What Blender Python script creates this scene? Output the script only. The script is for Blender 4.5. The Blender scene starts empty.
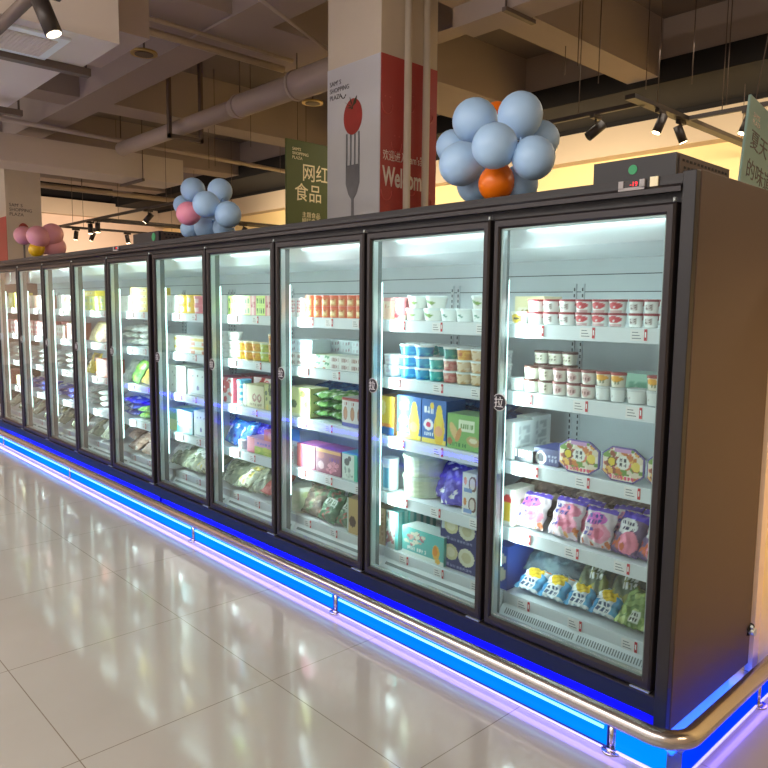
import bpy, bmesh, math, random
import numpy as np
from mathutils import Vector, Matrix, Euler

SC = bpy.context.scene
COL = SC.collection

# ---------------------------------------------------------------- camera
cd = bpy.data.cameras.new('camera'); cam = bpy.data.objects.new('camera', cd); COL.objects.link(cam)
cam.matrix_world = Matrix([[0.682495, -0.087154, 0.725675, 1.098773], [0.730816, 0.067225, -0.679256, -2.34878], [0.010417, 0.993924, 0.109574, 1.548697], [0.0, 0.0, 0.0, 1.0]])
cd.sensor_width = 36.0; cd.lens = 33.48; cd.clip_start = 0.05; cd.clip_end = 120
SC.camera = cam

# ---------------------------------------------------------------- world, exposure
w = bpy.data.worlds.new('world'); SC.world = w; w.use_nodes = True
w.node_tree.nodes['Background'].inputs[0].default_value = (1.0, 0.83, 0.68, 1)
w.node_tree.nodes['Background'].inputs[1].default_value = 0.30
SC.view_settings.view_transform = 'Standard'; SC.view_settings.look = 'None'
SC.view_settings.exposure = 0.22; SC.view_settings.gamma = 1.0
SC.view_settings.use_curve_mapping = False

# ---------------------------------------------------------------- large lights of the store, with added fill
def area(name, loc, size, power, color, rot=(0, 0, 0), spread=180):
    l = bpy.data.lights.new(name, 'AREA'); l.shape = 'RECTANGLE'; l.size, l.size_y = size
    l.energy = power; l.color = color; l.spread = math.radians(spread)
    o = bpy.data.objects.new(name, l); COL.objects.link(o); o.location = loc; o.rotation_euler = rot
    return o
WARM = (1.0, 0.80, 0.60)
area('aisle_lamp', (-2.5, -4.4, 3.9), (9.0, 1.4), 340, (1.0, 0.96, 0.90))
area('aisle_lamp', (-10.0, -4.6, 3.9), (7.0, 1.4), 210, (1.0, 0.95, 0.88))
area('hall_lamp', (-3.0, 4.2, 3.9), (8.0, 0.4), 60, (1.0, 0.88, 0.72))
area('ceiling_fill', (-3.0, -4.6, 2.7), (8.0, 0.3), 520, (1.0, 0.90, 0.84), (math.radians(180), 0, 0))  # unseen upward fills, both added to brighten the ceiling
area('ceiling_fill', (-11.0, -4.6, 2.7), (7.0, 0.3), 420, (1.0, 0.90, 0.84), (math.radians(180), 0, 0))
area('hall_lamp', (-12.0, 4.0, 3.4), (7.0, 0.4), 40, WARM)

# ---------------------------------------------------------------- materials
def srgb(c):
    return tuple(((x / 12.92) if x <= 0.04045 else ((x + 0.055) / 1.055) ** 2.4) for x in c)
def C(r, g, b): return (r / 255.0, g / 255.0, b / 255.0)
def mat(name, c, rough=0.5, metal=0.0, emit=0.0, ecol=None, var=0.06, vscale=6.0, bump=0.0, coat=0.0):
    m = bpy.data.materials.new(name); m.use_nodes = True
    nt = m.node_tree; b = nt.nodes['Principled BSDF']
    lin = srgb(c)
    b.inputs['Roughness'].default_value = rough; b.inputs['Metallic'].default_value = metal
    if coat: b.inputs['Coat Weight'].default_value = coat; b.inputs['Coat Roughness'].default_value = 0.05
    tc = nt.nodes.new('ShaderNodeTexCoord'); nz = nt.nodes.new('ShaderNodeTexNoise')
    nz.inputs['Scale'].default_value = vscale; nz.inputs['Detail'].default_value = 4
    nt.links.new(tc.outputs['Object'], nz.inputs['Vector'])
    mx = nt.nodes.new('ShaderNodeMix'); mx.data_type = 'RGBA'
    mx.inputs[6].default_value = tuple(x * (1 - var) for x in lin) + (1,)
    mx.inputs[7].default_value = tuple(min(1, x * (1 + var)) for x in lin) + (1,)
    nt.links.new(nz.outputs['Fac'], mx.inputs[0]); nt.links.new(mx.outputs[2], b.inputs['Base Color'])
    if bump:
        bp = nt.nodes.new('ShaderNodeBump'); bp.inputs['Strength'].default_value = bump
        bp.inputs['Distance'].default_value = 0.01
        nt.links.new(nz.outputs['Fac'], bp.inputs['Height']); nt.links.new(bp.outputs[0], b.inputs['Normal'])
    if emit:
        b.inputs['Emission Color'].default_value = (srgb(ecol or c)) + (1,)
        b.inputs['Emission Strength'].default_value = emit
    return m
M = {}
M['black'] = mat('black_powdercoat', C(30, 27, 30), 0.45, 0.0, var=0.05)
M['frame'] = mat('door_frame_metal', C(50, 46, 48), 0.32, 0.35)
M['brown'] = mat('side_panel_lacquer', C(88, 70, 60), 0.6, 0.0, var=0.05, vscale=2)
M['gap'] = mat('rubber_gasket', C(22, 20, 22), 0.7)
M['liner'] = mat('freezer_liner', C(186, 196, 200), 0.55)
M['white'] = mat('white_enamel', C(226, 232, 236), 0.4)
M['tag'] = mat('tag_paper', C(240, 236, 236), 0.6)
M['tagred'] = mat('tag_red', C(200, 50, 62), 0.6)
M['slot'] = mat('dark_slot', C(52, 60, 64), 0.7)
M['groove'] = mat('grille_groove', C(120, 132, 134), 0.6)
M['mull'] = mat('mullion_grey', C(96, 112, 112), 0.35, 0.3)
M['alu'] = mat('bright_aluminium', C(196, 206, 206), 0.3, 0.6)
M['steel'] = mat('stainless_steel', C(200, 194, 190), 0.24, 1.0, var=0.03)
M['plinth'] = mat('glow_tinted_plinth', C(14, 10, 200), 0.35)  # blue LED glow put into the plinth's colour
M['led'] = mat('led_tube', C(240, 250, 255), 0.4, emit=2.5, ecol=C(225, 255, 250))
M['blue_led'] = mat('blue_led_tape', C(60, 120, 255), 0.4, emit=7.0, ecol=C(150, 205, 255))
M['deep_led'] = mat('deep_blue_led', C(40, 30, 255), 0.4, emit=14.0, ecol=C(50, 20, 255))
M['cyan_led'] = mat('cyan_lamp_tube', C(150, 230, 255), 0.4, emit=1.3, ecol=C(120, 215, 255))
M['leak_glow'] = mat('floor_leak_glow', C(200, 200, 255), 0.4, emit=1.6, ecol=C(150, 140, 255))  # glowing stand-in for light leaking onto the floor
M['navy_edge'] = mat('navy_panel_edge', C(20, 30, 140), 0.4)
ac = bpy.data.materials.new('blue_acrylic'); ac.use_nodes = True; nt = ac.node_tree; nt.nodes.clear()
o_ = nt.nodes.new('ShaderNodeOutputMaterial'); m1 = nt.nodes.new('ShaderNodeMixShader'); m1.inputs[0].default_value = 0.72
t_ = nt.nodes.new('ShaderNodeBsdfTransparent'); t_.inputs[0].default_value = (0.35, 0.6, 1, 1)
e_ = nt.nodes.new('ShaderNodeEmission'); e_.inputs[1].default_value = 1.5
tc = nt.nodes.new('ShaderNodeTexCoord'); nz = nt.nodes.new('ShaderNodeTexNoise'); nz.inputs['Scale'].default_value = 0.8
cr = nt.nodes.new('ShaderNodeMix'); cr.data_type = 'RGBA'; cr.inputs[6].default_value = (0.0, 0.08, 0.95, 1); cr.inputs[7].default_value = (0.0, 0.30, 1.0, 1)
nt.links.new(tc.outputs['Object'], nz.inputs[0]); nt.links.new(nz.outputs['Fac'], cr.inputs[0]); nt.links.new(cr.outputs[2], e_.inputs[0])
nt.links.new(t_.outputs[0], m1.inputs[1]); nt.links.new(e_.outputs[0], m1.inputs[2]); nt.links.new(m1.outputs[0], o_.inputs[0]); M['acrylic'] = ac
ad = ac.copy(); ad.name = 'deep_blue_acrylic'; M['acrylic_deep'] = ad
for n_ in ad.node_tree.nodes:
    if n_.type == 'MIX': n_.inputs[6].default_value = (0.0, 0.0, 1.0, 1); n_.inputs[7].default_value = (0.0, 0.06, 1.0, 1)
M['concrete'] = mat('painted_concrete', C(160, 146, 138), 0.85, var=0.07, vscale=1.4, bump=0.15)
M['ceil'] = mat('dark_ceiling', C(116, 104, 98), 0.9, var=0.08, vscale=1.2)
M['void'] = mat('black_upper_wall', C(24, 20, 19), 0.95)
M['duct'] = mat('duct_jacket', C(208, 196, 186), 0.6, var=0.04, vscale=2.5)
M['pipe'] = mat('painted_pipe', C(172, 156, 144), 0.5)
M['rod'] = mat('hanger_rod', C(96, 82, 74), 0.5, 0.4)
M['bracket'] = mat('trapeze_steel', C(104, 90, 82), 0.5, 0.3)
M['pillar'] = mat('pillar_paint', C(205, 192, 172), 0.7, var=0.04)
M['grey_print'] = mat('grey_wrap', C(206, 206, 208), 0.5, var=0.03)
M['red_print'] = mat('red_wrap', C(176, 62, 56), 0.5, var=0.05)
M['red_mark'] = mat('smile_mark', C(196, 84, 76), 0.5)
M['band'] = mat('beige_bulkhead', C(205, 184, 158), 0.75, var=0.04, vscale=1)
M['yellow_wall'] = mat('yellow_wall', C(244, 216, 156), 0.7, var=0.04, vscale=1)
M['pink_wall'] = mat('pale_wall', C(232, 206, 184), 0.7, var=0.04, vscale=1)
M['text_grey'] = mat('grey_lettering', C(96, 90, 92), 0.5)
M['text_white'] = mat('white_lettering', C(236, 226, 214), 0.5)
M['text_blue'] = mat('blue_lettering', C(70, 90, 190), 0.5)
M['tomato'] = mat('tomato_red', C(164, 60, 54), 0.3, var=0.25, vscale=9)
M['leaf'] = mat('tomato_leaf', C(60, 64, 40), 0.5)
M['fork'] = mat('fork_grey', C(120, 120, 124), 0.35, 0.3, var=0.4, vscale=7)
M['fixture'] = mat('track_black', C(52, 44, 40), 0.45, 0.2)
M['lens'] = mat('lamp_lens', C(255, 240, 215), 0.3, emit=14.0, ecol=C(255, 226, 180))
M['lens_dim'] = mat('dim_lamp_lens', C(255, 240, 215), 0.3, emit=2.2, ecol=C(255, 236, 205))
M['brass'] = mat('brass_ring', C(190, 160, 100), 0.3, 0.8)
M['b_blue'] = mat('balloon_blue', C(178, 216, 255), 0.4, var=0.02)
M['b_pink'] = mat('balloon_pink', C(250, 160, 186), 0.35, var=0.02)
M['b_rose'] = mat('balloon_rose', C(250, 176, 188), 0.35, var=0.02)
M['b_orange'] = mat('balloon_orange', C(250, 124, 16), 0.3, var=0.02)
M['b_yellow'] = mat('balloon_yellow', C(248, 200, 36), 0.3, var=0.02)
M['disp'] = mat('display_bezel', C(168, 162, 162), 0.4)
M['disp_dark'] = mat('display_window', C(26, 18, 18), 0.2)
M['digits'] = mat('red_digits', C(255, 40, 50), 0.4, emit=1.5, ecol=C(255, 30, 50))
M['cream'] = mat('cream_sticker', C(250, 240, 200), 0.5)
M['green'] = mat('green_sticker', C(28, 160, 96), 0.4)
M['green_dk'] = mat('banner_green', C(84, 98, 52), 0.6, var=0.25, vscale=1.5)
M['teal'] = mat('banner_teal', C(150, 184, 176), 0.6, var=0.10, vscale=3)
M['sticker_black'] = mat('black_disc', C(40, 40, 44), 0.35)
M['sticker_ring'] = mat('white_ring', C(215, 215, 215), 0.4)

# clear glass: straight-through with a fresnel gloss
g = bpy.data.materials.new('door_glass'); g.use_nodes = True; nt = g.node_tree; nt.nodes.clear()
out = nt.nodes.new('ShaderNodeOutputMaterial'); mx = nt.nodes.new('ShaderNodeMixShader')
tr = nt.nodes.new('ShaderNodeBsdfTransparent'); tr.inputs[0].default_value = (0.83, 0.96, 0.95, 1)
gl = nt.nodes.new('ShaderNodeBsdfGlossy'); gl.inputs['Roughness'].default_value = 0.03
fr = nt.nodes.new('ShaderNodeFresnel'); fr.inputs[0].default_value = 1.5
fm2 = nt.nodes.new('ShaderNodeMath'); fm2.operation = 'MULTIPLY'; fm2.inputs[1].default_value = 1.8; fm2.use_clamp = True
nt.links.new(fr.outputs[0], fm2.inputs[0]); nt.links.new(fm2.outputs[0], mx.inputs[0]); nt.links.new(tr.outputs[0], mx.inputs[1]); nt.links.new(gl.outputs[0], mx.inputs[2])
nt.links.new(mx.outputs[0], out.inputs[0]); M['glass'] = g

# printed packaging: the print is stored on the mesh of each pack
pm = bpy.data.materials.new('printed_packaging'); pm.use_nodes = True; nt = pm.node_tree
b = nt.nodes['Principled BSDF']; b.inputs['Roughness'].default_value = 0.38
at = nt.nodes.new('ShaderNodeAttribute'); at.attribute_name = 'print'
nz = nt.nodes.new('ShaderNodeTexNoise'); nz.inputs['Scale'].default_value = 40
hs = nt.nodes.new('ShaderNodeMix'); hs.data_type = 'RGBA'; hs.blend_type = 'MULTIPLY'; hs.inputs[0].default_value = 0.12
nt.links.new(at.outputs['Color'], hs.inputs[6]); nt.links.new(nz.outputs['Color'], hs.inputs[7])
nt.links.new(hs.outputs[2], b.inputs['Base Color']); M['print'] = pm
# film bags: same print with a crinkle
fm = pm.copy(); fm.name = 'printed_film'; nt = fm.node_tree; b = nt.nodes['Principled BSDF']; b.inputs['Roughness'].default_value = 0.24
bp = nt.nodes.new('ShaderNodeBump'); bp.inputs['Strength'].default_value = 0.5; bp.inputs['Distance'].default_value = 0.01
nn = nt.nodes.new('ShaderNodeTexNoise'); nn.inputs['Scale'].default_value = 28; nn.inputs['Distortion'].default_value = 1.2
nt.links.new(nn.outputs['Fac'], bp.inputs['Height']); nt.links.new(bp.outputs[0], b.inputs['Normal']); M['film'] = fm

# floor tiles
fl = bpy.data.materials.new('polished_tile'); fl.use_nodes = True; nt = fl.node_tree; b = nt.nodes['Principled BSDF']
tc = nt.nodes.new('ShaderNodeTexCoord'); sp = nt.nodes.new('ShaderNodeSeparateXYZ'); nt.links.new(tc.outputs['Object'], sp.inputs[0])
def joint(axis, off, pitch):
    a = nt.nodes.new('ShaderNodeMath'); a.operation = 'ADD'; a.inputs[1].default_value = -off
    nt.links.new(sp.outputs[axis], a.inputs[0])
    d = nt.nodes.new('ShaderNodeMath'); d.operation = 'DIVIDE'; d.inputs[1].default_value = pitch; nt.links.new(a.outputs[0], d.inputs[0])
    f = nt.nodes.new('ShaderNodeMath'); f.operation = 'PINGPONG'; f.inputs[1].default_value = 0.5; nt.links.new(d.outputs[0], f.inputs[0])
    l = nt.nodes.new('ShaderNodeMath'); l.operation = 'LESS_THAN'; l.inputs[1].default_value = 0.0019 / pitch; nt.links.new(f.outputs[0], l.inputs[0])
    return l
j1 = joint('X', -0.45, 0.807); j2 = joint('Y', -0.762, 0.78)
mxj = nt.nodes.new('ShaderNodeMath'); mxj.operation = 'MAXIMUM'; nt.links.new(j1.outputs[0], mxj.inputs[0]); nt.links.new(j2.outputs[0], mxj.inputs[1])
nz = nt.nodes.new('ShaderNodeTexNoise'); nz.inputs['Scale'].default_value = 1.1; nz.inputs['Detail'].default_value = 5
nt.links.new(tc.outputs['Object'], nz.inputs['Vector'])
vein = nt.nodes.new('ShaderNodeMix'); vein.data_type = 'RGBA'
vein.inputs[6].default_value = srgb(C(148, 143, 135)) + (1,); vein.inputs[7].default_value = srgb(C(170, 165, 157)) + (1,)
nt.links.new(nz.outputs['Fac'], vein.inputs[0])
spk = nt.nodes.new('ShaderNodeTexVoronoi'); spk.inputs['Scale'].default_value = 2.3; nt.links.new(tc.outputs['Object'], spk.inputs['Vector'])
lt = nt.nodes.new('ShaderNodeMath'); lt.operation = 'LESS_THAN'; lt.inputs[1].default_value = 0.018; nt.links.new(spk.outputs['Distance'], lt.inputs[0])
dirt = nt.nodes.new('ShaderNodeMix'); dirt.data_type = 'RGBA'; dirt.inputs[7].default_value = srgb(C(120, 108, 94)) + (1,)
nt.links.new(lt.outputs[0], dirt.inputs[0]); nt.links.new(vein.outputs[2], dirt.inputs[6])
grout = nt.nodes.new('ShaderNodeMix'); grout.data_type = 'RGBA'; grout.inputs[7].default_value = srgb(C(118, 108, 96)) + (1,)
nt.links.new(mxj.outputs[0], grout.inputs[0]); nt.links.new(dirt.outputs[2], grout.inputs[6]); nt.links.new(grout.outputs[2], b.inputs['Base Color'])
b.inputs['Roughness'].default_value = 0.09; b.inputs['IOR'].default_value = 1.5
M['floor'] = fl

# ---------------------------------------------------------------- mesh helpers
def new_obj(name, mesh, parent=None, kind=None):
    o = bpy.data.objects.new(name, mesh); COL.objects.link(o)
    if parent is not None: o.parent = parent
    if kind: o['kind'] = kind
    return o
class MB:
    """collects shapes; build() links them as one mesh"""
    def __init__(s): s.bm = bmesh.new(); s.mats = []
    def mi(s, m):
        m = M[m]
        if m not in s.mats: s.mats.append(m)
        return s.mats.index(m)
    def box(s, x0, x1, y0, y1, z0, z1, m, rot=None, piv=None):
        i = s.mi(m)
        vs = [s.bm.verts.new((x, y, z)) for x in (x0, x1) for y in (y0, y1) for z in (z0, z1)]
        for f in ((0, 1, 3, 2), (4, 6, 7, 5), (0, 4, 5, 1), (2, 3, 7, 6), (0, 2, 6, 4), (1, 5, 7, 3)):
            fc = s.bm.faces.new([vs[k] for k in f]); fc.material_index = i
        if rot is not None:
            c = Vector(piv) if piv else Vector(((x0 + x1) / 2, (y0 + y1) / 2, (z0 + z1) / 2))
            for v in vs: v.co = rot @ (v.co - c) + c
        return vs
    def prism(s, pts, axis, a, b, m):
        """pts: outline in the two other axes, extruded along axis from a to b"""
        i = s.mi(m)
        def mk(t, p):
            return {'x': (t, p[0], p[1]), 'y': (p[0], t, p[1]), 'z': (p[0], p[1], t)}[axis]
        A = [s.bm.verts.new(mk(a, p)) for p in pts]; B = [s.bm.verts.new(mk(b, p)) for p in pts]
        n = len(pts)
        for f in ([A[k] for k in range(n)], [B[k] for k in reversed(range(n))]):
            s.bm.faces.new(f).material_index = i
        for k in range(n): s.bm.faces.new((A[k], B[k], B[(k + 1) % n], A[(k + 1) % n])).material_index = i
    def tube(s, pts, r, m, seg=12, caps=True):
        i = s.mi(m); pts = [Vector(p) for p in pts]; rings = []
        up = None
        for k, p in enumerate(pts):
            if k == 0: d = (pts[1] - pts[0]).normalized()
            elif k == len(pts) - 1: d = (pts[-1] - pts[-2]).normalized()
            else: d = ((pts[k] - pts[k - 1]).normalized() + (pts[k + 1] - pts[k]).normalized()).normalized()
            ref = Vector((0, 0, 1)) if abs(d.z) < 0.9 else Vector((1, 0, 0))
            a = d.cross(ref).normalized(); b2 = d.cross(a).normalized()
            rr = r[k] if isinstance(r, (list, tuple)) else r
            rings.append([s.bm.verts.new(p + (a * math.cos(t) + b2 * math.sin(t)) * rr) for t in [2 * math.pi * q / seg for q in range(seg)]])
        for k in range(len(rings) - 1):
            for q in range(seg):
                f = s.bm.faces.new((rings[k][q], rings[k][(q + 1) % seg], rings[k + 1][(q + 1) % seg], rings[k + 1][q]))
                f.material_index = i; f.smooth = True
        if caps:
            s.bm.faces.new(rings[0]).material_index = i; s.bm.faces.new(list(reversed(rings[-1]))).material_index = i
    def disc(s, c, r, n, m, th=0.002, seg=24):
        c = Vector(c); n = Vector(n).normalized(); s.tube([c, c + n * th], r, m, seg)
    def mesh(s, me, m, mtx):
        i = s.mi(m); base = len(s.bm.verts); s.bm.from_mesh(me); s.bm.verts.ensure_lookup_table(); s.bm.faces.ensure_lookup_table()
        nv = len(me.vertices)
        for v in s.bm.verts[base:]: v.co = mtx @ v.co
        for f in s.bm.faces[len(s.bm.faces) - len(me.polygons):]: f.material_index = i
    def build(s, name, parent=None, kind=None, bevel=0.0, loc=None):
        bmesh.ops.recalc_face_normals(s.bm, faces=s.bm.faces)
        me = bpy.data.meshes.new(name); s.bm.to_mesh(me); s.bm.free()
        for m in s.mats: me.materials.append(m)
        o = new_obj(name, me, parent, kind)
        if loc: o.location = loc
        if bevel:
            bv = o.modifiers.new('bevel', 'BEVEL'); bv.width = bevel; bv.segments = 2; bv.limit_method = 'ANGLE'
        return o
def tag(o, label, cat, group=None):
    o['label'] = label; o['category'] = cat
    if group: o['group'] = group
    return o
def empty(name, loc, rot=(0, 0, 0)):
    o = bpy.data.objects.new(name, None); COL.objects.link(o); o.location = loc; o.rotation_euler = rot
    o.empty_display_size = 0.05
    return o
def text_mesh(body, size, extrude=0.001, sx=1.0, align='LEFT', bold=0.0, spacing=1.0):
    cu = bpy.data.curves.new('lettering', 'FONT'); cu.body = body; cu.size = size; cu.extrude = extrude
    cu.align_x = align; cu.offset = bold; cu.resolution_u = 3; cu.space_line = spacing
    o = bpy.data.objects.new('lettering', cu); COL.objects.link(o)
    bpy.context.view_layer.update()
    dg = bpy.context.evaluated_depsgraph_get()
    me = bpy.data.meshes.new_from_object(o.evaluated_get(dg))
    bpy.data.objects.remove(o); me.materials.clear()
    me.transform(Matrix.Diagonal((sx, 1, 1, 1)))
    return me
def frame_mtx(origin, xdir, zdir):
    """local x -> xdir, local y -> zdir (text up), local z -> outward"""
    x = Vector(xdir).normalized(); y = Vector(zdir).normalized(); z = x.cross(y)
    m = Matrix((x, y, z)).transposed().to_4x4(); m.translation = Vector(origin); return m
def copy_tree(o):
    c = o.copy(); COL.objects.link(c)
    for ch in list(o.children):
        d = ch.copy(); COL.objects.link(d); d.parent = c
        for g_ in list(ch.children):
            e = g_.copy(); COL.objects.link(e); e.parent = d
    return c

# ================================================================ SETTING
XL, XR, YF, YB, ZC = -18.0, 3.6, -6.6, 7.0, 4.75
f = MB(); f.box(XL - 0.3, XR, YF, YB + 0.3, -0.1, 0, 'floor'); f.build('floor', kind='structure')
f = MB(); f.box(XL - 0.3, XR, YF, YB + 0.3, ZC, ZC + 0.15, 'ceil'); f.build('ceiling', kind='structure')
f = MB()
f.box(XL, XR, YB, YB + 0.15, 0, 3.68, 'yellow_wall'); f.box(XL, XR, YB - 0.25, YB + 0.15, 3.61, 3.99, 'band')
f.box(XL, XR, YB - 0.27, YB + 0.15, 3.99, ZC, 'void'); f.build('wall_back', kind='structure')
f = MB()
f.box(XL - 0.15, XL, YF, YB, 0, 3.74, 'pink_wall'); f.box(XL - 0.15, XL + 0.25, YF, YB, 3.74, 4.12, 'band')
f.box(XL - 0.15, XL, YF, YB, 4.12, ZC, 'void'); f.build('wall_left', kind='structure')
f = MB(); f.box(XL, XR, YF - 0.15, YF, 0, ZC, 'grey_print'); f.build('wall_front', kind='structure')
f = MB(); f.box(XR, XR + 0.15, YF, YB, 0, ZC, 'band'); f.build('wall_right', kind='structure')

def beam(name, x0, x1, y0, y1, z0, m='concrete'):
    f = MB(); f.box(x0, x1, y0, y1, z0, ZC, m); o = f.build(name, kind='structure'); return o
beam('ceiling_beam', XL, -0.3, 1.22, 1.62, 4.10)
beam('ceiling_beam', XL, XR, 5.60, 5.95, 4.31)
beam('ceiling_beam', XL, XR, -2.9, -2.4, 4.10)
beam('ceiling_beam', -3.28, -2.90, 1.4, YB, 4.12)
for x0, x1 in ((-5.72, -4.75), (-8.9, -8.4), (-12.2, -11.7), (-15.4, -14.9), (0.5, 0.9)):
    beam('ceiling_beam', x0, x1, YF, YB, 4.12)
beam('ceiling_beam', -5.7, -3.2, 3.3, 3.55, 4.35)
# dark void behind the last beam
f = MB(); f.box(XL, XR, 5.56, YB, 4.05, 4.30, 'void'); f.build('ceiling_panel', kind='structure')

# pillars
def pillar(x0, x1, y0, y1, name='pillar'):
    f = MB(); f.box(x0, x1, y0, y1, 0, ZC, 'pillar'); return f
PX0, PX1, PY0, PY1 = -3.54, -2.92, 1.35, 1.95
f = pillar(PX0, PX1, PY0, PY1)
ZT = 3.389                                   # top of the printed wraps
f.box(PX0, PX1 - 0.0, PY0 - 0.006, PY0, 0, ZT, 'grey_print')
f.box(PX1, PX1 + 0.006, PY0, PY1 + 0.0, 0, ZT, 'red_print')
yf = PY0 - 0.008
f.mesh(text_mesh("SAM' S\nSHOPPING\nPLAZA", 0.050, 0.001, 1.0, spacing=1.05), 'text_grey', frame_mtx((PX0 + 0.03, yf, ZT - 0.13), (1, 0, 0.0), (0, 0, 1)))
arc = [(PX0 + 0.20 + 0.025 * math.cos(t), yf, ZT - 0.215 + 0.03 * math.sin(t)) for t in np.linspace(math.pi * 1.05, math.pi * 1.95, 9)]
f.tube(arc, 0.004, 'text_grey', 6)
# tomato on a fork (printed picture)
tx = PX0 + 0.315; tz = 2.987
def ell(cx, cz, rx, rz, n=28): return [(cx + rx * math.cos(2 * math.pi * k / n), cz + rz * math.sin(2 * math.pi * k / n)) for k in range(n)]
f.prism(ell(tx, tz, 0.108, 0.135), 'y', yf - 0.003, yf, 'tomato')
for a in range(5):
    an = math.radians(60 + 50 * a); dx, dz = math.cos(an) * 0.10, math.sin(an) * 0.05
    f.prism([(tx, tz + 0.075), (tx + dx * 0.5 - 0.012, tz + 0.09 + dz * 0.6), (tx + dx, tz + 0.105 + dz), (tx + dx * 0.5 + 0.012, tz + 0.075 + dz * 0.4)], 'y', yf - 0.005, yf - 0.003, 'leaf')
for k in range(4):
    xx = tx - 0.072 + 0.048 * k
    f.box(xx - 0.008, xx + 0.008, yf - 0.002, yf, tz - 0.42, tz - 0.12, 'fork')
f.prism([(tx - 0.080, tz - 0.36), (tx + 0.080, tz - 0.36), (tx + 0.082, tz - 0.50), (tx + 0.05, tz - 0.58), (tx + 0.016, tz - 0.62), (tx - 0.016, tz - 0.62), (tx - 0.05, tz - 0.58), (tx - 0.082, tz - 0.50)], 'y', yf - 0.0015, yf, 'fork')
f.prism([(tx - 0.014, tz - 0.60), (tx + 0.014, tz - 0.60), (tx + 0.022, tz - 1.2), (tx + 0.022, tz - 1.7), (tx - 0.022, tz - 1.7), (tx - 0.022, tz - 1.2)], 'y', yf - 0.002, yf, 'fork')
# red side: smiles and welcome text
xf = PX1 + 0.008
rnd = random.Random(3)
for k, (yy, zz) in enumerate([(0.06, ZT - 0.35), (0.30, ZT - 0.30), (0.16, ZT - 0.62), (0.32, ZT - 0.92), (0.06, ZT - 0.98), (0.16, ZT - 1.22), (0.5, ZT - 0.35), (0.5, ZT - 1.0), (0.22, ZT - 1.75), (0.45, ZT - 1.55)]):
    pts = [(xf, PY0 + yy + 0.055 * math.cos(t), zz + 0.075 * math.sin(t)) for t in np.linspace(math.pi * 1.0, math.pi * 2.0, 9)]
    f.tube(pts, 0.004, 'red_mark', 5)
    for s_ in (-0.02, 0.03): f.disc((xf - 0.002, PY0 + yy + s_, zz + 0.05), 0.006, (1, 0, 0), 'red_mark', 0.003, 8)
f.mesh(text_mesh("Welcome", 0.20, 0.001, 0.60, bold=0.005), 'text_white', frame_mtx((xf - 0.002, PY0 + 0.02, 2.446), (0, 1, 0), (0, 0, 1)))
f.mesh(text_mesh("欢迎进入 sam's家", 0.085, 0.001, 0.72), 'text_white', frame_mtx((xf - 0.002, PY0 + 0.02, 2.446 + 0.19), (0, 1, 0), (0, 0, 1)))
f.build('pillar', kind='structure')
# conduits standing in front of the red side
for yy in (1.580, 1.782):
    f = MB(); f.tube([(PX1 + 0.05, yy, 0), (PX1 + 0.05, yy, 4.4)], 0.028, 'pillar', 14)
    for z in (0.6, 2.0): f.box(PX1, PX1 + 0.085, yy - 0.04, yy + 0.04, z, z + 0.03, 'pillar')
    tag(f.build('conduit_pipe'), 'cream vertical pipe against the red pillar face, ' + ('nearer the fork picture' if yy < 1.75 else 'farther from the fork picture'), 'pipe', 'pipes on the pillar')
# second pillar
f = pillar(-12.7, -12.0, 1.30, 1.86)
f.box(-12.7, -12.0, 1.294, 1.30, 0, 2.95, 'red_print')
f.prism([(1.56 + 0.085 * math.cos(2 * math.pi * k / 20), 2.74 + 0.12 * math.sin(2 * math.pi * k / 20)) for k in range(20)], 'x', -12.0, -11.994, 'tomato')
f.box(-12.0, -11.996, 1.545, 1.575, 1.6, 2.6, 'fork')
f.mesh(text_mesh("SAM' S\nSHOPPING\nPLAZA", 0.075, 0.001), 'text_grey', frame_mtx((-11.998, 1.35, 3.12), (0, 1, 0), (0, 0, 1)))
f.build('pillar', kind='structure')

# ---- services under the ceiling
def hanger(f, x, y, z0, z1=ZC - 0.002, r=0.008): f.tube([(x, y, z0), (x, y, z1)], r, 'rod', 6)
# insulated air duct close to the camera side
root = empty('air_duct', (-6.0, -1.4, 3.0)); tag(root, 'pale boxed air duct with a square grille hanging at the upper left', 'duct')
def L(o, r=None):  # keep world placement under a root empty
    o.location = o.location - (r or root).location; return o
f = MB(); f.box(-3.66, -3.02, -2.6, -0.57, 3.0, 3.55, 'duct'); L(f.build('end_box', root))
f = MB(); f.box(-9.0, -3.66, -2.4, -0.56, 3.06, 3.55, 'duct'); L(f.build('duct_run', root))
for x in (-3.60, -4.95, -6.3, -7.7):
    f = MB(); f.box(x - 0.03, x + 0.03, -2.6, -0.52, 2.955, 3.0, 'bracket'); br_ = L(f.build('hanger_bracket', root))
    for y in (-0.54, -2.56): f = MB(); hanger(f, x, y, 3.0); f.build('rod', br_)
f = MB(); f.box(-3.56, -3.12, -1.16, -0.80, 2.985, 2.998, 'white'); f.box(-3.50, -3.18, -1.11, -0.85, 2.980, 2.986, 'duct')
for k in range(12): f.box(-3.49, -3.19, -1.10 + k * 0.021, -1.092 + k * 0.021, 2.976, 2.981, 'duct')
L(f.build('grille', root))
# small box behind
f = MB(); f.box(-4.3, -3.5, -0.40, -0.16, 3.25, 3.5, 'pipe'); hanger(f, -4.2, -0.3, 3.5); hanger(f, -3.6, -0.3, 3.5)
tag(f.build('junction_duct'), 'small grey duct stub tucked behind the pale air duct', 'duct')
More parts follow.
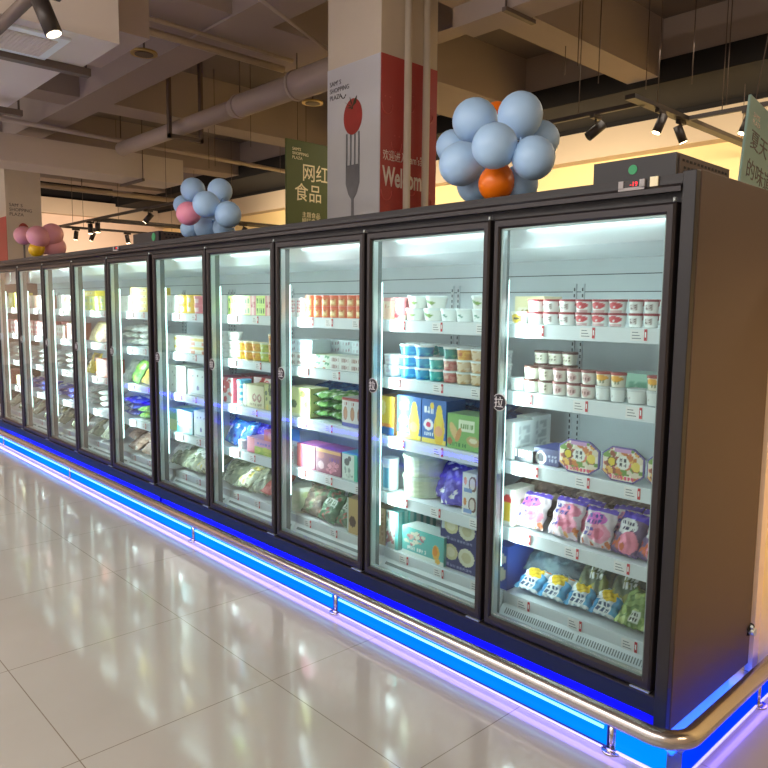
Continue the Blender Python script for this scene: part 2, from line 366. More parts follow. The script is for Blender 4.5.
# far duct crossing over the second pillar
root = empty('air_duct', (-10.3, 0.5, 3.5)); tag(root, 'long beige rectangular duct crossing above the far pillar', 'duct')
f = MB(); f.box(-10.7, -10.0, -6.0, 3.46, 3.50, 3.88, 'duct'); L(f.build('duct_run', root))
for y in (0.2, 2.75):
    f = MB(); f.box(-10.8, -9.95, y - 0.02, y + 0.02, 3.46, 3.5, 'bracket'); br_ = L(f.build('hanger_bracket', root))
    for x in (-10.76, -9.97): f = MB(); hanger(f, x, y, 3.5); f.build('rod', br_)
# big drain pipe with collars and trapeze
root = empty('ceiling_pipe', (-6.0, 2.2, 3.8)); tag(root, 'thick pale pipe with clamp collars running along under the beams', 'pipe')
f = MB(); f.tube([(-9.5, 2.22, 3.8), (-6.4, 2.22, 3.8)], 0.10, 'pipe', 18)
f.tube([(-6.4, 2.22, 3.8), (-6.3, 2.22, 3.8), (-5.2, 2.22, 3.8)], [0.10, 0.125, 0.125], 'pipe', 18)
f.tube([(-5.2, 2.22, 3.8), (-5.15, 2.22, 3.8), (-3.9, 2.22, 3.8)], [0.125, 0.145, 0.145], 'pipe', 18); L(f.build('pipe_run', root))
for x, q in ((-6.25, 0.135), (-5.15, 0.155)): f = MB(); f.tube([(x - 0.02, 2.22, 3.8), (x + 0.02, 2.22, 3.8)], q, 'pipe', 18); hanger(f, x, 2.22, 3.95); L(f.build('collar', root))
f = MB()
for x in (-7.55,):
    f.box(x - 0.03, x + 0.03, 1.98, 2.46, 3.62, 3.67, 'bracket')
    for y in (2.0, 2.44): f.box(x - 0.03, x + 0.03, y - 0.02, y + 0.02, 3.62, 4.75, 'bracket')
L(f.build('hanger_bracket', root))
# rectangular duct beyond the pillar
root = empty('cable_tray', (-2.0, 2.2, 3.72)); tag(root, 'brown rectangular cable tray running from the tall pillar over the balloons', 'cable tray')
f = MB(); f.box(-2.9, 2.0, 2.10, 2.36, 3.74, 3.90, 'concrete'); L(f.build('tray', root))
for x in (-2.35, -0.6):
    f = MB(); f.box(x - 0.02, x + 0.02, 2.05, 2.42, 3.71, 3.74, 'bracket'); br_ = L(f.build('hanger_bracket', root))
    for y in (2.07, 2.39): f = MB(); hanger(f, x, y, 3.74); f.build('rod', br_)
# thin sprinkler pipes
def thin_pipe(pts, r, label, hang=()):
    f = MB(); f.tube(pts, r, 'pipe', 10)
    for x, y, z in hang: hanger(f, x, y, z)
    tag(f.build('sprinkler_pipe'), label, 'pipe', 'thin pipes under the ceiling')
thin_pipe([(-5.3, -2.4, 4.0), (-5.36, 2.2, 4.0)], 0.035, 'thin pale pipe running from the pale duct to the thick pipe collar')
thin_pipe([(-5.14, -2.4, 4.05), (-5.2, 2.2, 4.05)], 0.020, 'thinner dark pipe running beside the pale one to the thick pipe', [])
thin_pipe([(-9.7, 0.2, 4.0), (-10.2, 6.5, 4.0)], 0.035, 'thin pipe running above the beige duct toward the green banner', [])
thin_pipe([(-13.2, -1.0, 3.7), (-13.2, 6.0, 3.7)], 0.05, 'grey pipe seen below the beige duct beside the far pillar', [(-13.2, 3, 3.7)])
thin_pipe([(-4.0, 1.0, 3.98), (-4.75, 2.6, 3.98)], 0.016, 'slanting pale conduit touching the left edge of the tall pillar', [])
# hanging rods
rods = [(-8.0, 2.9), (-8.7, 3.2), (-7.4, 3.1), (-2.7, 3.6), (-3.1, 4.0), (-2.3, 3.3), (-1.9, 4.2), (-1.75, 4.6), (-2.6, 4.7), (-1.2, 5.0), (-0.9, 5.3), (-7.9, 4.4), (-6.9, 4.2), (-9.3, 4.9), (-6.2, 4.6)]
for k, (x, y) in enumerate(rods):
    f = MB(); zb = 3.42 if k in (7, 10) else 3.45 + 0.1 * (k % 5); f.tube([(x, y, zb), (x, y, ZC)], 0.0045, 'rod', 6)
    tag(f.build('hanger_rod'), 'thin steel hanger rod dangling from the dark ceiling', 'rod', 'hanger rods dangling from the ceiling')
# pendant downlights
for k, (x, y) in enumerate(((-5.9, 0.92), (-6.1, 3.15))):
    root = empty('downlight', (x, y, 3.98)); tag(root, ('brass ring downlight hanging beside the pale air duct' if k == 0 else 'brass ring downlight half hidden by the tall pillar'), 'lamp', 'brass ring downlights')
    f = MB(); f.tube([(0, 0, 0), (0, 0, 0.02)], 0.13, 'brass', 24); f.tube([(0, 0, -0.006), (0, 0, 0)], 0.09, 'rod', 20); f.build('ring', root)
    f = MB(); f.tube([(0, 0, 0.02), (0, 0, 0.77)], 0.01, 'rod', 6); f.build('stem', root)

# partition, wall end and shelf at the right, behind the cabinet
f = MB(); f.box(0.060, 2.2, 0.86, 0.92, 0, 1.75, 'yellow_wall'); f.box(0.060, 2.2, 0.85, 0.93, 1.75, 1.78, 'band')
f.build('wall_partition', kind='structure')
f = MB(); f.box(0.03, 0.060, 0.80, 0.92, 0, 1.8, 'pink_wall'); f.build('trim_1', kind='structure')
# far gondola shelves seen between the far lamps
for k, (x0, x1, y) in enumerate(((-17.6, -13.0, 5.0), (-11.0, -7.0, 5.6))):
    root = empty('gondola_shelf', ((x0 + x1) / 2, y, 0)); tag(root, ('dark tall shelving run far behind the pink balloons' if k == 0 else 'dark tall shelving run far behind the blue and pink balloons'), 'shelf', 'far shelving runs')
    hw = (x1 - x0) / 2
    f = MB(); f.box(-hw, hw, 0.2, 0.24, 0, 2.35, 'void'); f.build('back', root)
    for z in (0.2, 0.7, 1.2, 1.7, 2.2): f = MB(); f.box(-hw, hw, -0.2, 0.2, z, z + 0.03, 'mull'); f.build('shelf', root)
    for x in (-hw, hw - 0.03): f = MB(); f.box(x, x + 0.03, -0.2, 0.24, 0, 2.35, 'void'); f.build('post', root)

# ================================================================ FREEZER CABINETS
W = 0.78
SH = [1.475, 1.185, 0.88, 0.58, 0.28]
glyph_pull = text_mesh("拉", 0.048, 0.0006, align='CENTER')
def cabinet(X0, label, first, right_side, nd=5):
    root = empty('display_freezer', (X0 - 2.5 * W, 0.4, 0)); tag(root, label, 'freezer', 'black display freezers in the row')
    R = lambda o: L(o, root)
    HX = 0.011 if right_side else 0.0
    X1 = X0 - nd * W - (0.04 if first else 0)
    # body: back, roof, base, inner liner
    f = MB()
    f.box(X1, X0, 0.70, 0.75, 0.10, 1.985, 'black'); f.box(X1, X0, 0.05, 0.70, 1.90, 1.985, 'black'); f.box(X1, X0, 0.05, 0.70, 0.10, 0.14, 'black')
    f.box(X1, X0 - 0.001, 0.685, 0.70, 0.14, 1.80, 'liner')
    f.prism([(0.06, 1.90), (0.10, 1.88), (0.24, 1.80), (0.685, 1.775), (0.685, 1.90)], 'x', X1, X0, 'white')
    for k in range(nd + 1):
        x = X0 - k * W
        for dx in (-0.022, 0.022):
            if X1 < x + dx < X0:
                f.box(x + dx - 0.008, x + dx + 0.008, 0.676, 0.685, 0.3, 1.66, 'liner')
                for q in range(46): f.box(x + dx - 0.003, x + dx + 0.003, 0.674, 0.677, 0.32 + q * 0.029, 0.336 + q * 0.029, 'slot')
    for z in (1.62, 1.70): f.box(X1, X0, 0.683, 0.6855, z, z + 0.004, 'slot')
    R(f.build('body', root))
    # side panels
    f = MB()
    if right_side: f.box(X0, X0 + 0.06, 0.03, 0.75, 0.06, 2.0, 'brown'); f.box(X0 + 0.012, X0 + 0.058, -0.004, 0.029, 0.06, 1.996, 'black'); R(f.build('side_panel', root, bevel=0.003))
    else: f.box(X1 - 0.03, X1, 0.0, 0.75, 0.10, 1.985, 'black'); R(f.build('side_panel', root))
    # header with lip
    f = MB()
    f.prism([(0.0, 1.935), (0.0, 1.972), (0.004, 1.990), (0.05, 1.990), (0.05, 1.90), (0.03, 1.90), (0.03, 1.935)], 'x', X1, X0 + HX, 'black')
    f.prism([(-0.012, 1.932), (-0.012, 1.948), (-0.003, 1.958), (0.0, 1.958), (0.0, 1.932)], 'x', X1, X0 + HX, 'frame')
    R(f.build('header', root))
    # kick panel and plinth
    f = MB(); f.box(X1, X0 + HX, 0.004, 0.05, 0.100, 0.178, 'black'); f.box(X1, X0 + HX, -0.004, 0.004, 0.170, 0.178, 'frame')
    R(f.build('kick_panel', root, bevel=0.002))
    f = MB(); f.box(X1, X0 - 0.03, 0.055, 0.09, 0, 0.10, 'plinth')
    if right_side: f.box(X0 - 0.03, X0 + 0.0, 0.055, 0.72, 0, 0.10, 'plinth')
    R(f.build('plinth', root))
    f = MB(); f.box(X1 + 0.02, X0 - 0.05, 0.040, 0.048, 0.093, 0.099, 'blue_led')
    if right_side: f.box(X0 + 0.022, X0 + 0.030, 0.05, 0.72, 0.052, 0.059, 'blue_led')
    R(f.build('light_strip', root))
    # mullions with lamps
    for k in range(nd + 1):
        x = X0 - k * W
        x0_, x1_ = (x - 0.035, x + 0.035)
        if k == 0: x1_ = X0 - 0.001
        if k == nd: x0_ = X1 + 0.001
        f = MB(); f.box(x0_, x1_, 0.052, 0.085, 0.15, 1.88, 'mull'); f.box(x0_, x1_, 0.050, 0.053, 0.15, 1.88, 'slot')
        mo = R(f.build('mullion', root))
        if k > 0:
            f = MB(); f.box(x + 0.018, x + 0.030, 0.0855, 0.097, 0.42, 1.66, 'led'); mo2 = f.build('lamp_tube', mo)
            mo2.location = Vector((0, 0, 0))
            area('freezer_lamp', (x + 0.06, 0.11, 1.05), (0.03, 1.35), LAMP, (0.86, 1.0, 0.98), (math.radians(90), 0, math.radians(180 + 60 + 90)), 150)
    for k in range(nd):
        area('freezer_lamp', (X0 - (k + 0.5) * W, 0.115, 1.86), (0.6, 0.03), LAMP * 0.25, (0.82, 1.0, 0.96), (math.radians(28), 0, 0), 170)
    # shelves
    for k in range(nd):
        xb = X0 - k * W; xa = xb - W
        for si, z in enumerate(SH):
            f = MB()
            if si < 4:
                f.box(xa + 0.002, xb - 0.002, 0.155, 0.66, z - 0.018, z - 0.002, 'white')
                f.prism([(0.150, z - 0.058), (0.143, z - 0.056), (0.143, z), (0.156, z), (0.156, z - 0.058)], 'x', xa + 0.002, xb - 0.002, 'white')
                for s_ in (xa + 0.02, xb - 0.03): f.prism([(0.2, z - 0.018), (0.67, z - 0.018), (0.67, z - 0.075)], 'x', s_, s_ + 0.004, 'alu')
            else:
                f.box(xa + 0.002, xb - 0.002, 0.155, 0.68, z - 0.018, z - 0.002, 'white')
                f.prism([(0.156, z), (0.156, z - 0.05), (0.10, z - 0.115), (0.055, z - 0.118), (0.055, z - 0.126), (0.16, z - 0.126), (0.18, z - 0.02)], 'x', xa + 0.002, xb - 0.002, 'white')
                for r_ in range(2):
                    yy = 0.1435 - r_ * 0.024; zz = z - 0.0655 - r_ * 0.0275
                    if first and k == 0:
                        for q in range(62):
                            xx = xa + 0.03 + q * 0.0113 + (0.012 if q // 31 else 0); f.prism([(yy, zz + 0.002), (yy - 0.017, zz - 0.0175), (yy - 0.018, zz - 0.0165), (yy - 0.001, zz + 0.003)], 'x', xx, xx + 0.0045, 'groove')
                    else: f.prism([(yy - 0.002, zz), (yy - 0.012, zz - 0.0115), (yy - 0.013, zz - 0.0105), (yy - 0.003, zz + 0.001)], 'x', xa + 0.03, xb - 0.03, 'groove')
            so = R(f.build('shelf', root))
            rr = random.Random(k * 11 + si * 3 + (0 if first else 77))
            for q in range(3 if (first and k < 3) else 2):
                x = xa + 0.14 + q * 0.24 + rr.uniform(-0.04, 0.04)
                f = MB(); yy = 0.1405 if si < 4 else 0.1485
                f.box(x - 0.055, x + 0.012, yy - 0.0005, yy + 0.002, z - 0.048, z - 0.006, 'tag')
                f.box(x, x + 0.011, yy - 0.0018, yy + 0.0005, z - 0.046, z - 0.004, 'tagred')
                for q2 in range(3): f.box(x - 0.048, x - 0.012 - 0.006 * q2, yy - 0.0012, yy, z - 0.040 + q2 * 0.011, z - 0.037 + q2 * 0.011, 'groove')
                f.box(x + 0.003, x + 0.008, yy - 0.0024, yy - 0.001, z - 0.034, z - 0.014, 'tag')
                if si == 4:
                    pass
                t_ = f.build('price_tag', so)
                t_.location = (0, 0, 0)
    # doors
    for k in range(nd):
        xb = X0 - k * W - 0.006; xa = X0 - (k + 1) * W + 0.016
        if k == 0 and right_side: xb = X0 - 0.008
        z0, z1 = 0.186, 1.900; gx0, gx1, gz0, gz1 = xa + 0.030, xb - 0.034, 0.226, 1.862
        f = MB()
        # four mitred frame bars, chamfered towards the glass
        def bar(p0, p1, q0, q1):   # outer edge p0-p1, inner edge q0-q1 in x,z
            for (ya, yb_, m_) in ((0.0, 0.045, 'frame'),):
                i = f.mi(m_)
                o0 = [f.bm.verts.new((p0[0], 0.004, p0[1])), f.bm.verts.new((p1[0], 0.004, p1[1]))]
                mid = lambda a, b_, t: (a[0] + (b_[0] - a[0]) * t, a[1] + (b_[1] - a[1]) * t)
                m0, m1 = mid(p0, q0, 0.22), mid(p1, q1, 0.22)
                mm = [f.bm.verts.new((m0[0], -0.003, m0[1])), f.bm.verts.new((m1[0], -0.003, m1[1]))]
                n0, n1 = mid(p0, q0, 0.80), mid(p1, q1, 0.80)
                nn_ = [f.bm.verts.new((n0[0], -0.003, n0[1])), f.bm.verts.new((n1[0], -0.003, n1[1]))]
                ii = [f.bm.verts.new((q0[0], 0.006, q0[1])), f.bm.verts.new((q1[0], 0.006, q1[1]))]
                ib = [f.bm.verts.new((q0[0], 0.042, q0[1])), f.bm.verts.new((q1[0], 0.042, q1[1]))]
                ob = [f.bm.verts.new((p0[0], 0.042, p0[1])), f.bm.verts.new((p1[0], 0.042, p1[1]))]
                ch = [o0, mm, nn_, ii, ib, ob, o0]
                for a_, b__ in zip(ch[:-1], ch[1:]):
                    f.bm.faces.new((a_[0], a_[1], b__[1], b__[0])).material_index = i
        P0, P1, P2, P3 = (xa, z0), (xb, z0), (xb, z1), (xa, z1)
        Q0, Q1, Q2, Q3 = (gx0, gz0), (gx1, gz0), (gx1, gz1), (gx0, gz1)
        bar(P0, P1, Q0, Q1); bar(P1, P2, Q1, Q2); bar(P2, P3, Q2, Q3); bar(P3, P0, Q3, Q0)
        do = R(f.build('door', root))
        # slim bright spacer round the pane
        f = MB()
        f.box(gx0, gx0 + 0.010, 0.012, 0.040, gz0, gz1, 'alu'); f.box(gx0, gx1, 0.012, 0.040, gz0, gz0 + 0.008, 'alu')
        f.box(gx1 - 0.005, gx1, 0.012, 0.040, gz0, gz1, 'alu'); f.box(gx0, gx1, 0.012, 0.040, gz1 - 0.006, gz1, 'alu'); f.build('spacer', do)
        f = MB(); f.bm.verts.ensure_lookup_table(); i = f.mi('glass')
        vs = [f.bm.verts.new(p) for p in ((gx0, 0.010, gz0), (gx1, 0.010, gz0), (gx1, 0.010, gz1), (gx0, 0.010, gz1))]; f.bm.faces.new(vs).material_index = i
        f.build('glass_pane', do)
        f = MB(); cx, cz = gx0 + 0.022, 1.155
        f.disc((cx, -0.001, cz), 0.036, (0, 1, 0), 'sticker_ring', 0.003, 24); f.disc((cx, -0.003, cz), 0.033, (0, 1, 0), 'sticker_black', 0.003, 24)
        f.mesh(glyph_pull, 'sticker_ring', frame_mtx((cx, -0.0045, cz - 0.017), (1, 0, 0), (0, 0, 1)))
        f.build('pull_sticker', do)
        f = MB(); f.tube([(xb - 0.010, 0.012, 1.900), (xb - 0.010, 0.012, 1.916)], 0.006, 'alu', 10); f.build('hinge_pin', do)
        f = MB(); f.box(xb - 0.075, xb - 0.002, -0.004, 0.03, 0.181, 0.186, 'alu'); f.build('hinge_plate', do)
    # gasket gap behind the doors at top
    f = MB(); f.box(X1, X0 + HX, 0.046, 0.0515, 0.15, 1.90, 'gap')
    bm = f.bm
    bm.clear()
    for k in range(nd + 1):
        x = X0 - k * W; a_, b_ = max(X1, x - 0.03), min(X0 + HX, x + 0.03)
        if b_ > a_: f.box(a_, b_, 0.046, 0.0515, 0.15, 1.90, 'gap')
    f.box(X1, X0 + HX, 0.046, 0.0515, 1.866, 1.935, 'gap'); f.box(X1, X0 + HX, 0.046, 0.0515, 0.15, 0.215, 'gap')
    R(f.build('gasket', root))
    return root
LAMP = 4.7
c1 = cabinet(0.0, 'black five-door display freezer at the near end of the row', True, True)
c2 = cabinet(-3.94, 'long black display freezer at the far end of the row', False, False, 6)
# white canopy strips with coloured shapes behind the farthest panes
for x0, x1, cc, lab in ((-7.62, -6.98, 'b_blue', 'white strip with blue scribble'), (-8.45, -7.66, 'b_rose', 'white strip with pink patch')):
    f = MB(); f.box(x0, x1, 0.100, 0.104, 1.74, 1.885, 'cream'); f.mats[0] = M['white']
    xc = (x0 + x1) / 2
    if cc == 'b_blue':
        for q in range(7): f.prism([(xc - .16 + q * .05, 1.79 + .012 * (q % 3)), (xc - .13 + q * .05, 1.80), (xc - .12 + q * .05, 1.84 + .01 * (q % 2)), (xc - .15 + q * .05, 1.835)], 'y', 0.097, 0.100, 'text_blue')
    else: f.prism([(x0 + .05, 1.75), (x1 - .25, 1.75), (x1 - .40, 1.87), (x0 + .05, 1.87)], 'y', 0.097, 0.100, 'b_rose')
    o = f.build('canopy_strip', c2); o['label'] = lab; L(o, c2)
# header fittings of each cabinet
def fittings(root, xd, big):
    f = MB(); y = -0.004
    f.box(xd - 0.048, xd - 0.030, y - 0.006, y + 0.004, 1.958, 1.985, 'disp'); f.box(xd + 0.030, xd + 0.048, y - 0.006, y + 0.004, 1.958, 1.985, 'disp')
    f.box(xd - 0.048, xd + 0.048, y - 0.006, y + 0.004, 1.951, 1.961, 'disp'); f.box(xd - 0.030, xd + 0.030, y - 0.003, y + 0.004, 1.961, 1.984, 'disp_dark')
    f.mesh(text_mesh("-19", 0.022, 0.0004, align='CENTER'), 'digits', frame_mtx((xd + 0.008, y - 0.0036, 1.9645), (1, 0, 0), (0, 0, 1)))
    L(f.build('temperature_display', root), root)
    if big:
        f = MB(); f.box(xd + 0.066, xd + 0.094, y - 0.003, y + 0.004, 1.957, 1.989, 'cream'); L(f.build('rocker_label', root), root)
fittings(c1, -0.165, True); fittings(c2, -4.50, False)
# cooling unit boxes on the roof
def fan_box(x0, x1, z1, label, sx=None, sr=0.017):
    root = empty('compressor_box', ((x0 + x1) / 2, 0.3, 1.99)); tag(root, label, 'compressor box', 'black boxes on the freezer roofs')
    f = MB(); f.box(x0, x1, 0.10, 0.55, 1.991, z1, 'black'); L(f.build('housing', root), root)
    f = MB(); f.box(x1, x1 + 0.004, 0.12, 0.54, 1.995, z1 - 0.006, 'brown')
    for r_ in range(3):
        for q in range(13): f.box(x1 + 0.003, x1 + 0.0055, 0.14 + q * 0.03 + (r_ % 2) * 0.012, 0.155 + q * 0.03 + (r_ % 2) * 0.012, 2.008 + r_ * 0.024, 2.016 + r_ * 0.024, 'gap')
    L(f.build('vent_panel', root), root)
    f = MB(); f.disc((sx or (x0 + x1) / 2, 0.0995, z1 - 0.04), sr, (0, -1, 0), 'green', 0.002, 16); L(f.build('green_sticker', root), root)
fan_box(-0.378, -0.062, 2.082, 'black slotted compressor box on the roof of the near freezer')
fan_box(-4.42, -3.98, 2.08, 'black compressor box with green sticker on the roof of the far freezer', -4.06, 0.030)
# valve stub on the side panel
f = MB(); f.tube([(0.058, 0.735, 0.21), (0.085, 0.735, 0.21)], 0.016, 'alu', 12); f.tube([(0.07, 0.735, 0.22), (0.082, 0.700, 0.245)], 0.006, 'alu', 8)
f.tube([(0.058, 0.72, 0.195), (0.058, 0.72, 0.215), (0.066, 0.75, 0.23)], 0.012, 'gap', 8)
o = f.build('drain_valve', c1); L(o, c1)
area('plinth_glow', (-1.95, 0.030, 0.092), (3.8, 0.02), 9, (0.02, 0.0, 1.0), (math.radians(30), 0, 0), 180)
area('plinth_glow', (-5.9, 0.030, 0.092), (3.8, 0.02), 9, (0.02, 0.0, 1.0), (math.radians(30), 0, 0), 180)
area('panel_glow', (-4.6, -0.165, 0.03), (9.2, 0.02), 6, (0.30, 0.20, 1.0), (math.radians(-55), 0, 0), 180)
area('panel_glow', (0.195, 0.6, 0.03), (0.02, 1.3), 0.6, (0.28, 0.18, 1.0), (0, math.radians(-55), 0), 180)
area('plinth_glow', (0.045, 0.40, 0.052), (0.02, 0.66), 2.6, (0.0, 0.06, 1.0), (0, math.radians(-30), 0), 180)

# low island freezer across the aisle, seen mirrored in the doors
root = empty('island_freezer', (-7.0, -3.2, 0)); tag(root, 'white low island freezer across the aisle, mirrored in the glass doors', 'freezer')
f = MB(); f.box(-4.0, 4.0, -.42, .42, .12, .78, 'white'); f.build('body', root)
f = MB(); f.box(-4.02, 4.02, -.44, .44, .78, .84, 'black'); f.build('rim', root)
f = MB(); f.box(-3.95, 3.95, -.36, .36, 0, .12, 'plinth'); f.build('plinth', root)
f = MB(); f.box(-3.98, 3.98, .425, .435, .10, .125, 'deep_led'); f.build('light_strip', root)
# ================================================================ BUMPER RAIL
root = empty('bumper_rail', (-3.0, -0.146, 0)); tag(root, 'polished steel bumper rail on short posts along the freezer row', 'rail')
pts = [(-9.3, -0.146, 0.125), (0.067, -0.146, 0.125)]
for t in np.linspace(0, math.pi / 2, 9)[1:]: pts.append((0.067 + 0.105 * math.sin(t), -0.146 + 0.105 * (1 - math.cos(t)), 0.125))
pts.append((0.172, 1.9, 0.125))
f = MB(); f.tube(pts, 0.0315, 'steel', 20); L(f.build('tube', root), root)
posts_x = [-9.2, -7.261, -5.288, -3.063, -1.592, -0.066]
for xa, xb in zip(posts_x[:-1], posts_x[1:]):
    f = MB(); f.box(xa + 0.016, xb - 0.016, -0.149, -0.143, 0.014, 0.094, 'acrylic'); pn = L(f.build('light_panel', root), root)
    f = MB(); f.box(xa + 0.012, xa + 0.016, -0.151, -0.141, 0.010, 0.096, 'navy_edge'); f.box(xb - 0.016, xb - 0.012, -0.151, -0.141, 0.010, 0.096, 'navy_edge'); f.box(xa + 0.012, xb - 0.012, -0.151, -0.141, 0.010, 0.014, 'navy_edge'); f.build('panel_edge', pn)
    f = MB(); f.tube([(xa + 0.03, -0.152, 0.078), (xb - 0.03, -0.152, 0.078)], 0.006, 'cyan_led', 8); f.build('lamp_tube', pn)
    f = MB(); f.box(xa + 0.03, xb - 0.03, -0.156, -0.150, 0.002, 0.007, 'leak_glow'); f.build('floor_glow_line', pn)  # light leak at the panel foot, modelled as a glowing strip
for (p0, p1) in (((-0.050, -0.146), (0.13, -0.146)), ((0.172, -0.116), (0.172, 0.536)), ((0.172, 0.564), (0.172, 1.9))):
    f = MB(); dx, dy = (0, 0.003) if p0[1] == p1[1] else (0.003, 0)
    f.box(p0[0] - dx, p1[0] + dx, p0[1] - dy, p1[1] + dy, 0.014, 0.094, 'acrylic' if dy else 'acrylic_deep'); pn = L(f.build('light_panel', root), root)
    f = MB(); f.box(p0[0] - dx * 2, p1[0] + dx * 2, p0[1] - dy * 2, p1[1] + dy * 2, 0.002, 0.007, 'leak_glow'); f.build('floor_glow_line', pn)
for (x, y) in ((-0.066, -0.146), (-1.592, -0.146), (-3.063, -0.146), (-5.288, -0.146), (-7.261, -0.146), (0.172, 0.55)):
    f = MB(); f.tube([(x, y, 0.004), (x, y, 0.10)], 0.010, 'steel', 12); f.tube([(x, y, 0), (x, y, 0.006)], 0.034, 'steel', 18); f.tube([(x, y, 0.006), (x, y, 0.012)], [0.02, 0.014], 'steel', 14)
    L(f.build('post', root), root)

# ================================================================ PRODUCTS
class Cv:
    """small printed artwork; u to the right, v up, both 0..1"""
    def __init__(s, w, h, base):
        s.w, s.h = w, h; s.a = np.zeros((h, w, 3)); s.a[:] = base
        s.U, s.V = np.meshgrid(np.linspace(0, 1, w), np.linspace(0, 1, h))
    def rect(s, x0, y0, x1, y1, c): s.a[(s.U >= x0) & (s.U <= x1) & (s.V >= y0) & (s.V <= y1)] = c; return s
    def disc(s, cx, cy, rx, ry, c, rot=0.0):
        du, dv = s.U - cx, s.V - cy
        if rot: du, dv = du * math.cos(rot) + dv * math.sin(rot), -du * math.sin(rot) + dv * math.cos(rot)
        s.a[(du / rx) ** 2 + (dv / ry) ** 2 <= 1] = c; return s
    def blobs(s, n, cols, seed, r=0.1, box=(0, 0, 1, 1)):
        rr = random.Random(seed)
        for _ in range(n): s.disc(rr.uniform(box[0], box[2]), rr.uniform(box[1], box[3]), r * rr.uniform(.5, 1.3), r * rr.uniform(.5, 1.3), rr.choice(cols), rr.uniform(0, 3))
        return s
    def marks(s, x0, y0, x1, y1, c, n=3, rows=1, seed=1):
        """dense dark strokes standing for small printed characters"""
        rr = random.Random(seed)
        for r in range(rows):
            for k in range(n):
                cw = (x1 - x0) / n; ch = (y1 - y0) / rows; ax = x0 + k * cw; ay = y0 + r * ch
                for _ in range(3):
                    if rr.random() < .5: s.rect(ax + cw * .1, ay + ch * rr.uniform(.1, .8), ax + cw * .8, ay + ch * rr.uniform(.1, .8) + ch * .12, c)
                    t = rr.uniform(.1, .7); s.rect(ax + cw * t, ay + ch * .12, ax + cw * (t + .18), ay + ch * .85, c)
        return s
    def band(s, y0, y1, c): return s.rect(0, y0, 1, y1, c)
    def stripes(s, n, c, x0=0, x1=1, y0=0, y1=1):
        for k in range(n): s.rect(x0 + (x1 - x0) * (k + .0) / n, y0, x0 + (x1 - x0) * (k + .5) / n, y1, c)
        return s
    def at(s, u, v):
        return s.a[min(s.h - 1, max(0, int(round(v * (s.h - 1))))), min(s.w - 1, max(0, int(round(u * (s.w - 1)))))]
def lin3(a): a = np.asarray(a, float); return np.where(a <= 0.04045, a / 12.92, ((a + 0.055) / 1.055) ** 2.4)
def mesh_from(name, verts, faces, cols, m, smooth=False):
    me = bpy.data.meshes.new(name); me.from_pydata([tuple(v) for v in verts], [], faces)
    at_ = me.color_attributes.new('print', 'FLOAT_COLOR', 'POINT')
    buf = np.ones((len(verts), 4)); buf[:, :3] = lin3(np.array(cols)); at_.data.foreach_set('color', buf.ravel())
    me.materials.append(M[m])
    if smooth: me.polygons.foreach_set('use_smooth', [True] * len(me.polygons))
    me.update(); return me
def box_mesh(w, d, h, cv, side, top=None, cvs=None):
    """carton standing on z=0, front face at y=0 looking to -y; cv on the front, cvs on the right side"""
    V, F, K = [], [], []
    def grid(fn, nu, nv, col):
        b0 = len(V)
        for j in range(nv):
            for i in range(nu):
                u, v = i / (nu - 1), j / (nv - 1); V.append(fn(u, v)); K.append(col(u, v))
        for j in range(nv - 1):
            for i in range(nu - 1): F.append((b0 + j * nu + i, b0 + j * nu + i + 1, b0 + (j + 1) * nu + i + 1, b0 + (j + 1) * nu + i))
    grid(lambda u, v: ((u - .5) * w, 0, v * h), cv.w, cv.h, cv.at)
    top = top if top is not None else side
    if cvs is not None: grid(lambda u, v: (w / 2, u * d, v * h), cvs.w, cvs.h, cvs.at)
    else: grid(lambda u, v: (w / 2, u * d, v * h), 2, 2, lambda u, v: side)
    grid(lambda u, v: (w / 2 - u * w, d, v * h), 2, 2, lambda u, v: side)
    grid(lambda u, v: (-w / 2, d - u * d, v * h), 2, 2, lambda u, v: side)
    grid(lambda u, v: ((u - .5) * w, v * d, h), 2, 2, lambda u, v: top)
    grid(lambda u, v: ((u - .5) * w, d - v * d, 0), 2, 2, lambda u, v: side)
    return mesh_from('carton', V, F, K, 'print')
def lathe_mesh(prof, colf, m='print', seg=28, oval=1.0):
    V, F, K = [], [], []
    n = len(prof)
    for j, (r, z) in enumerate(prof):
        for i in range(seg):
            a = 2 * math.pi * i / seg; V.append((r * math.sin(a), -r * math.cos(a) * oval, z)); K.append(colf((i / seg * 2 + .5) % 1.0, j))
    for j in range(n - 1):
        for i in range(seg): F.append((j * seg + i, j * seg + (i + 1) % seg, (j + 1) * seg + (i + 1) % seg, (j + 1) * seg + i))
    F.append(tuple(reversed(range(seg)))); F.append(tuple(range((n - 1) * seg, n * seg)))
    return mesh_from('tub', V, F, K, m, False)
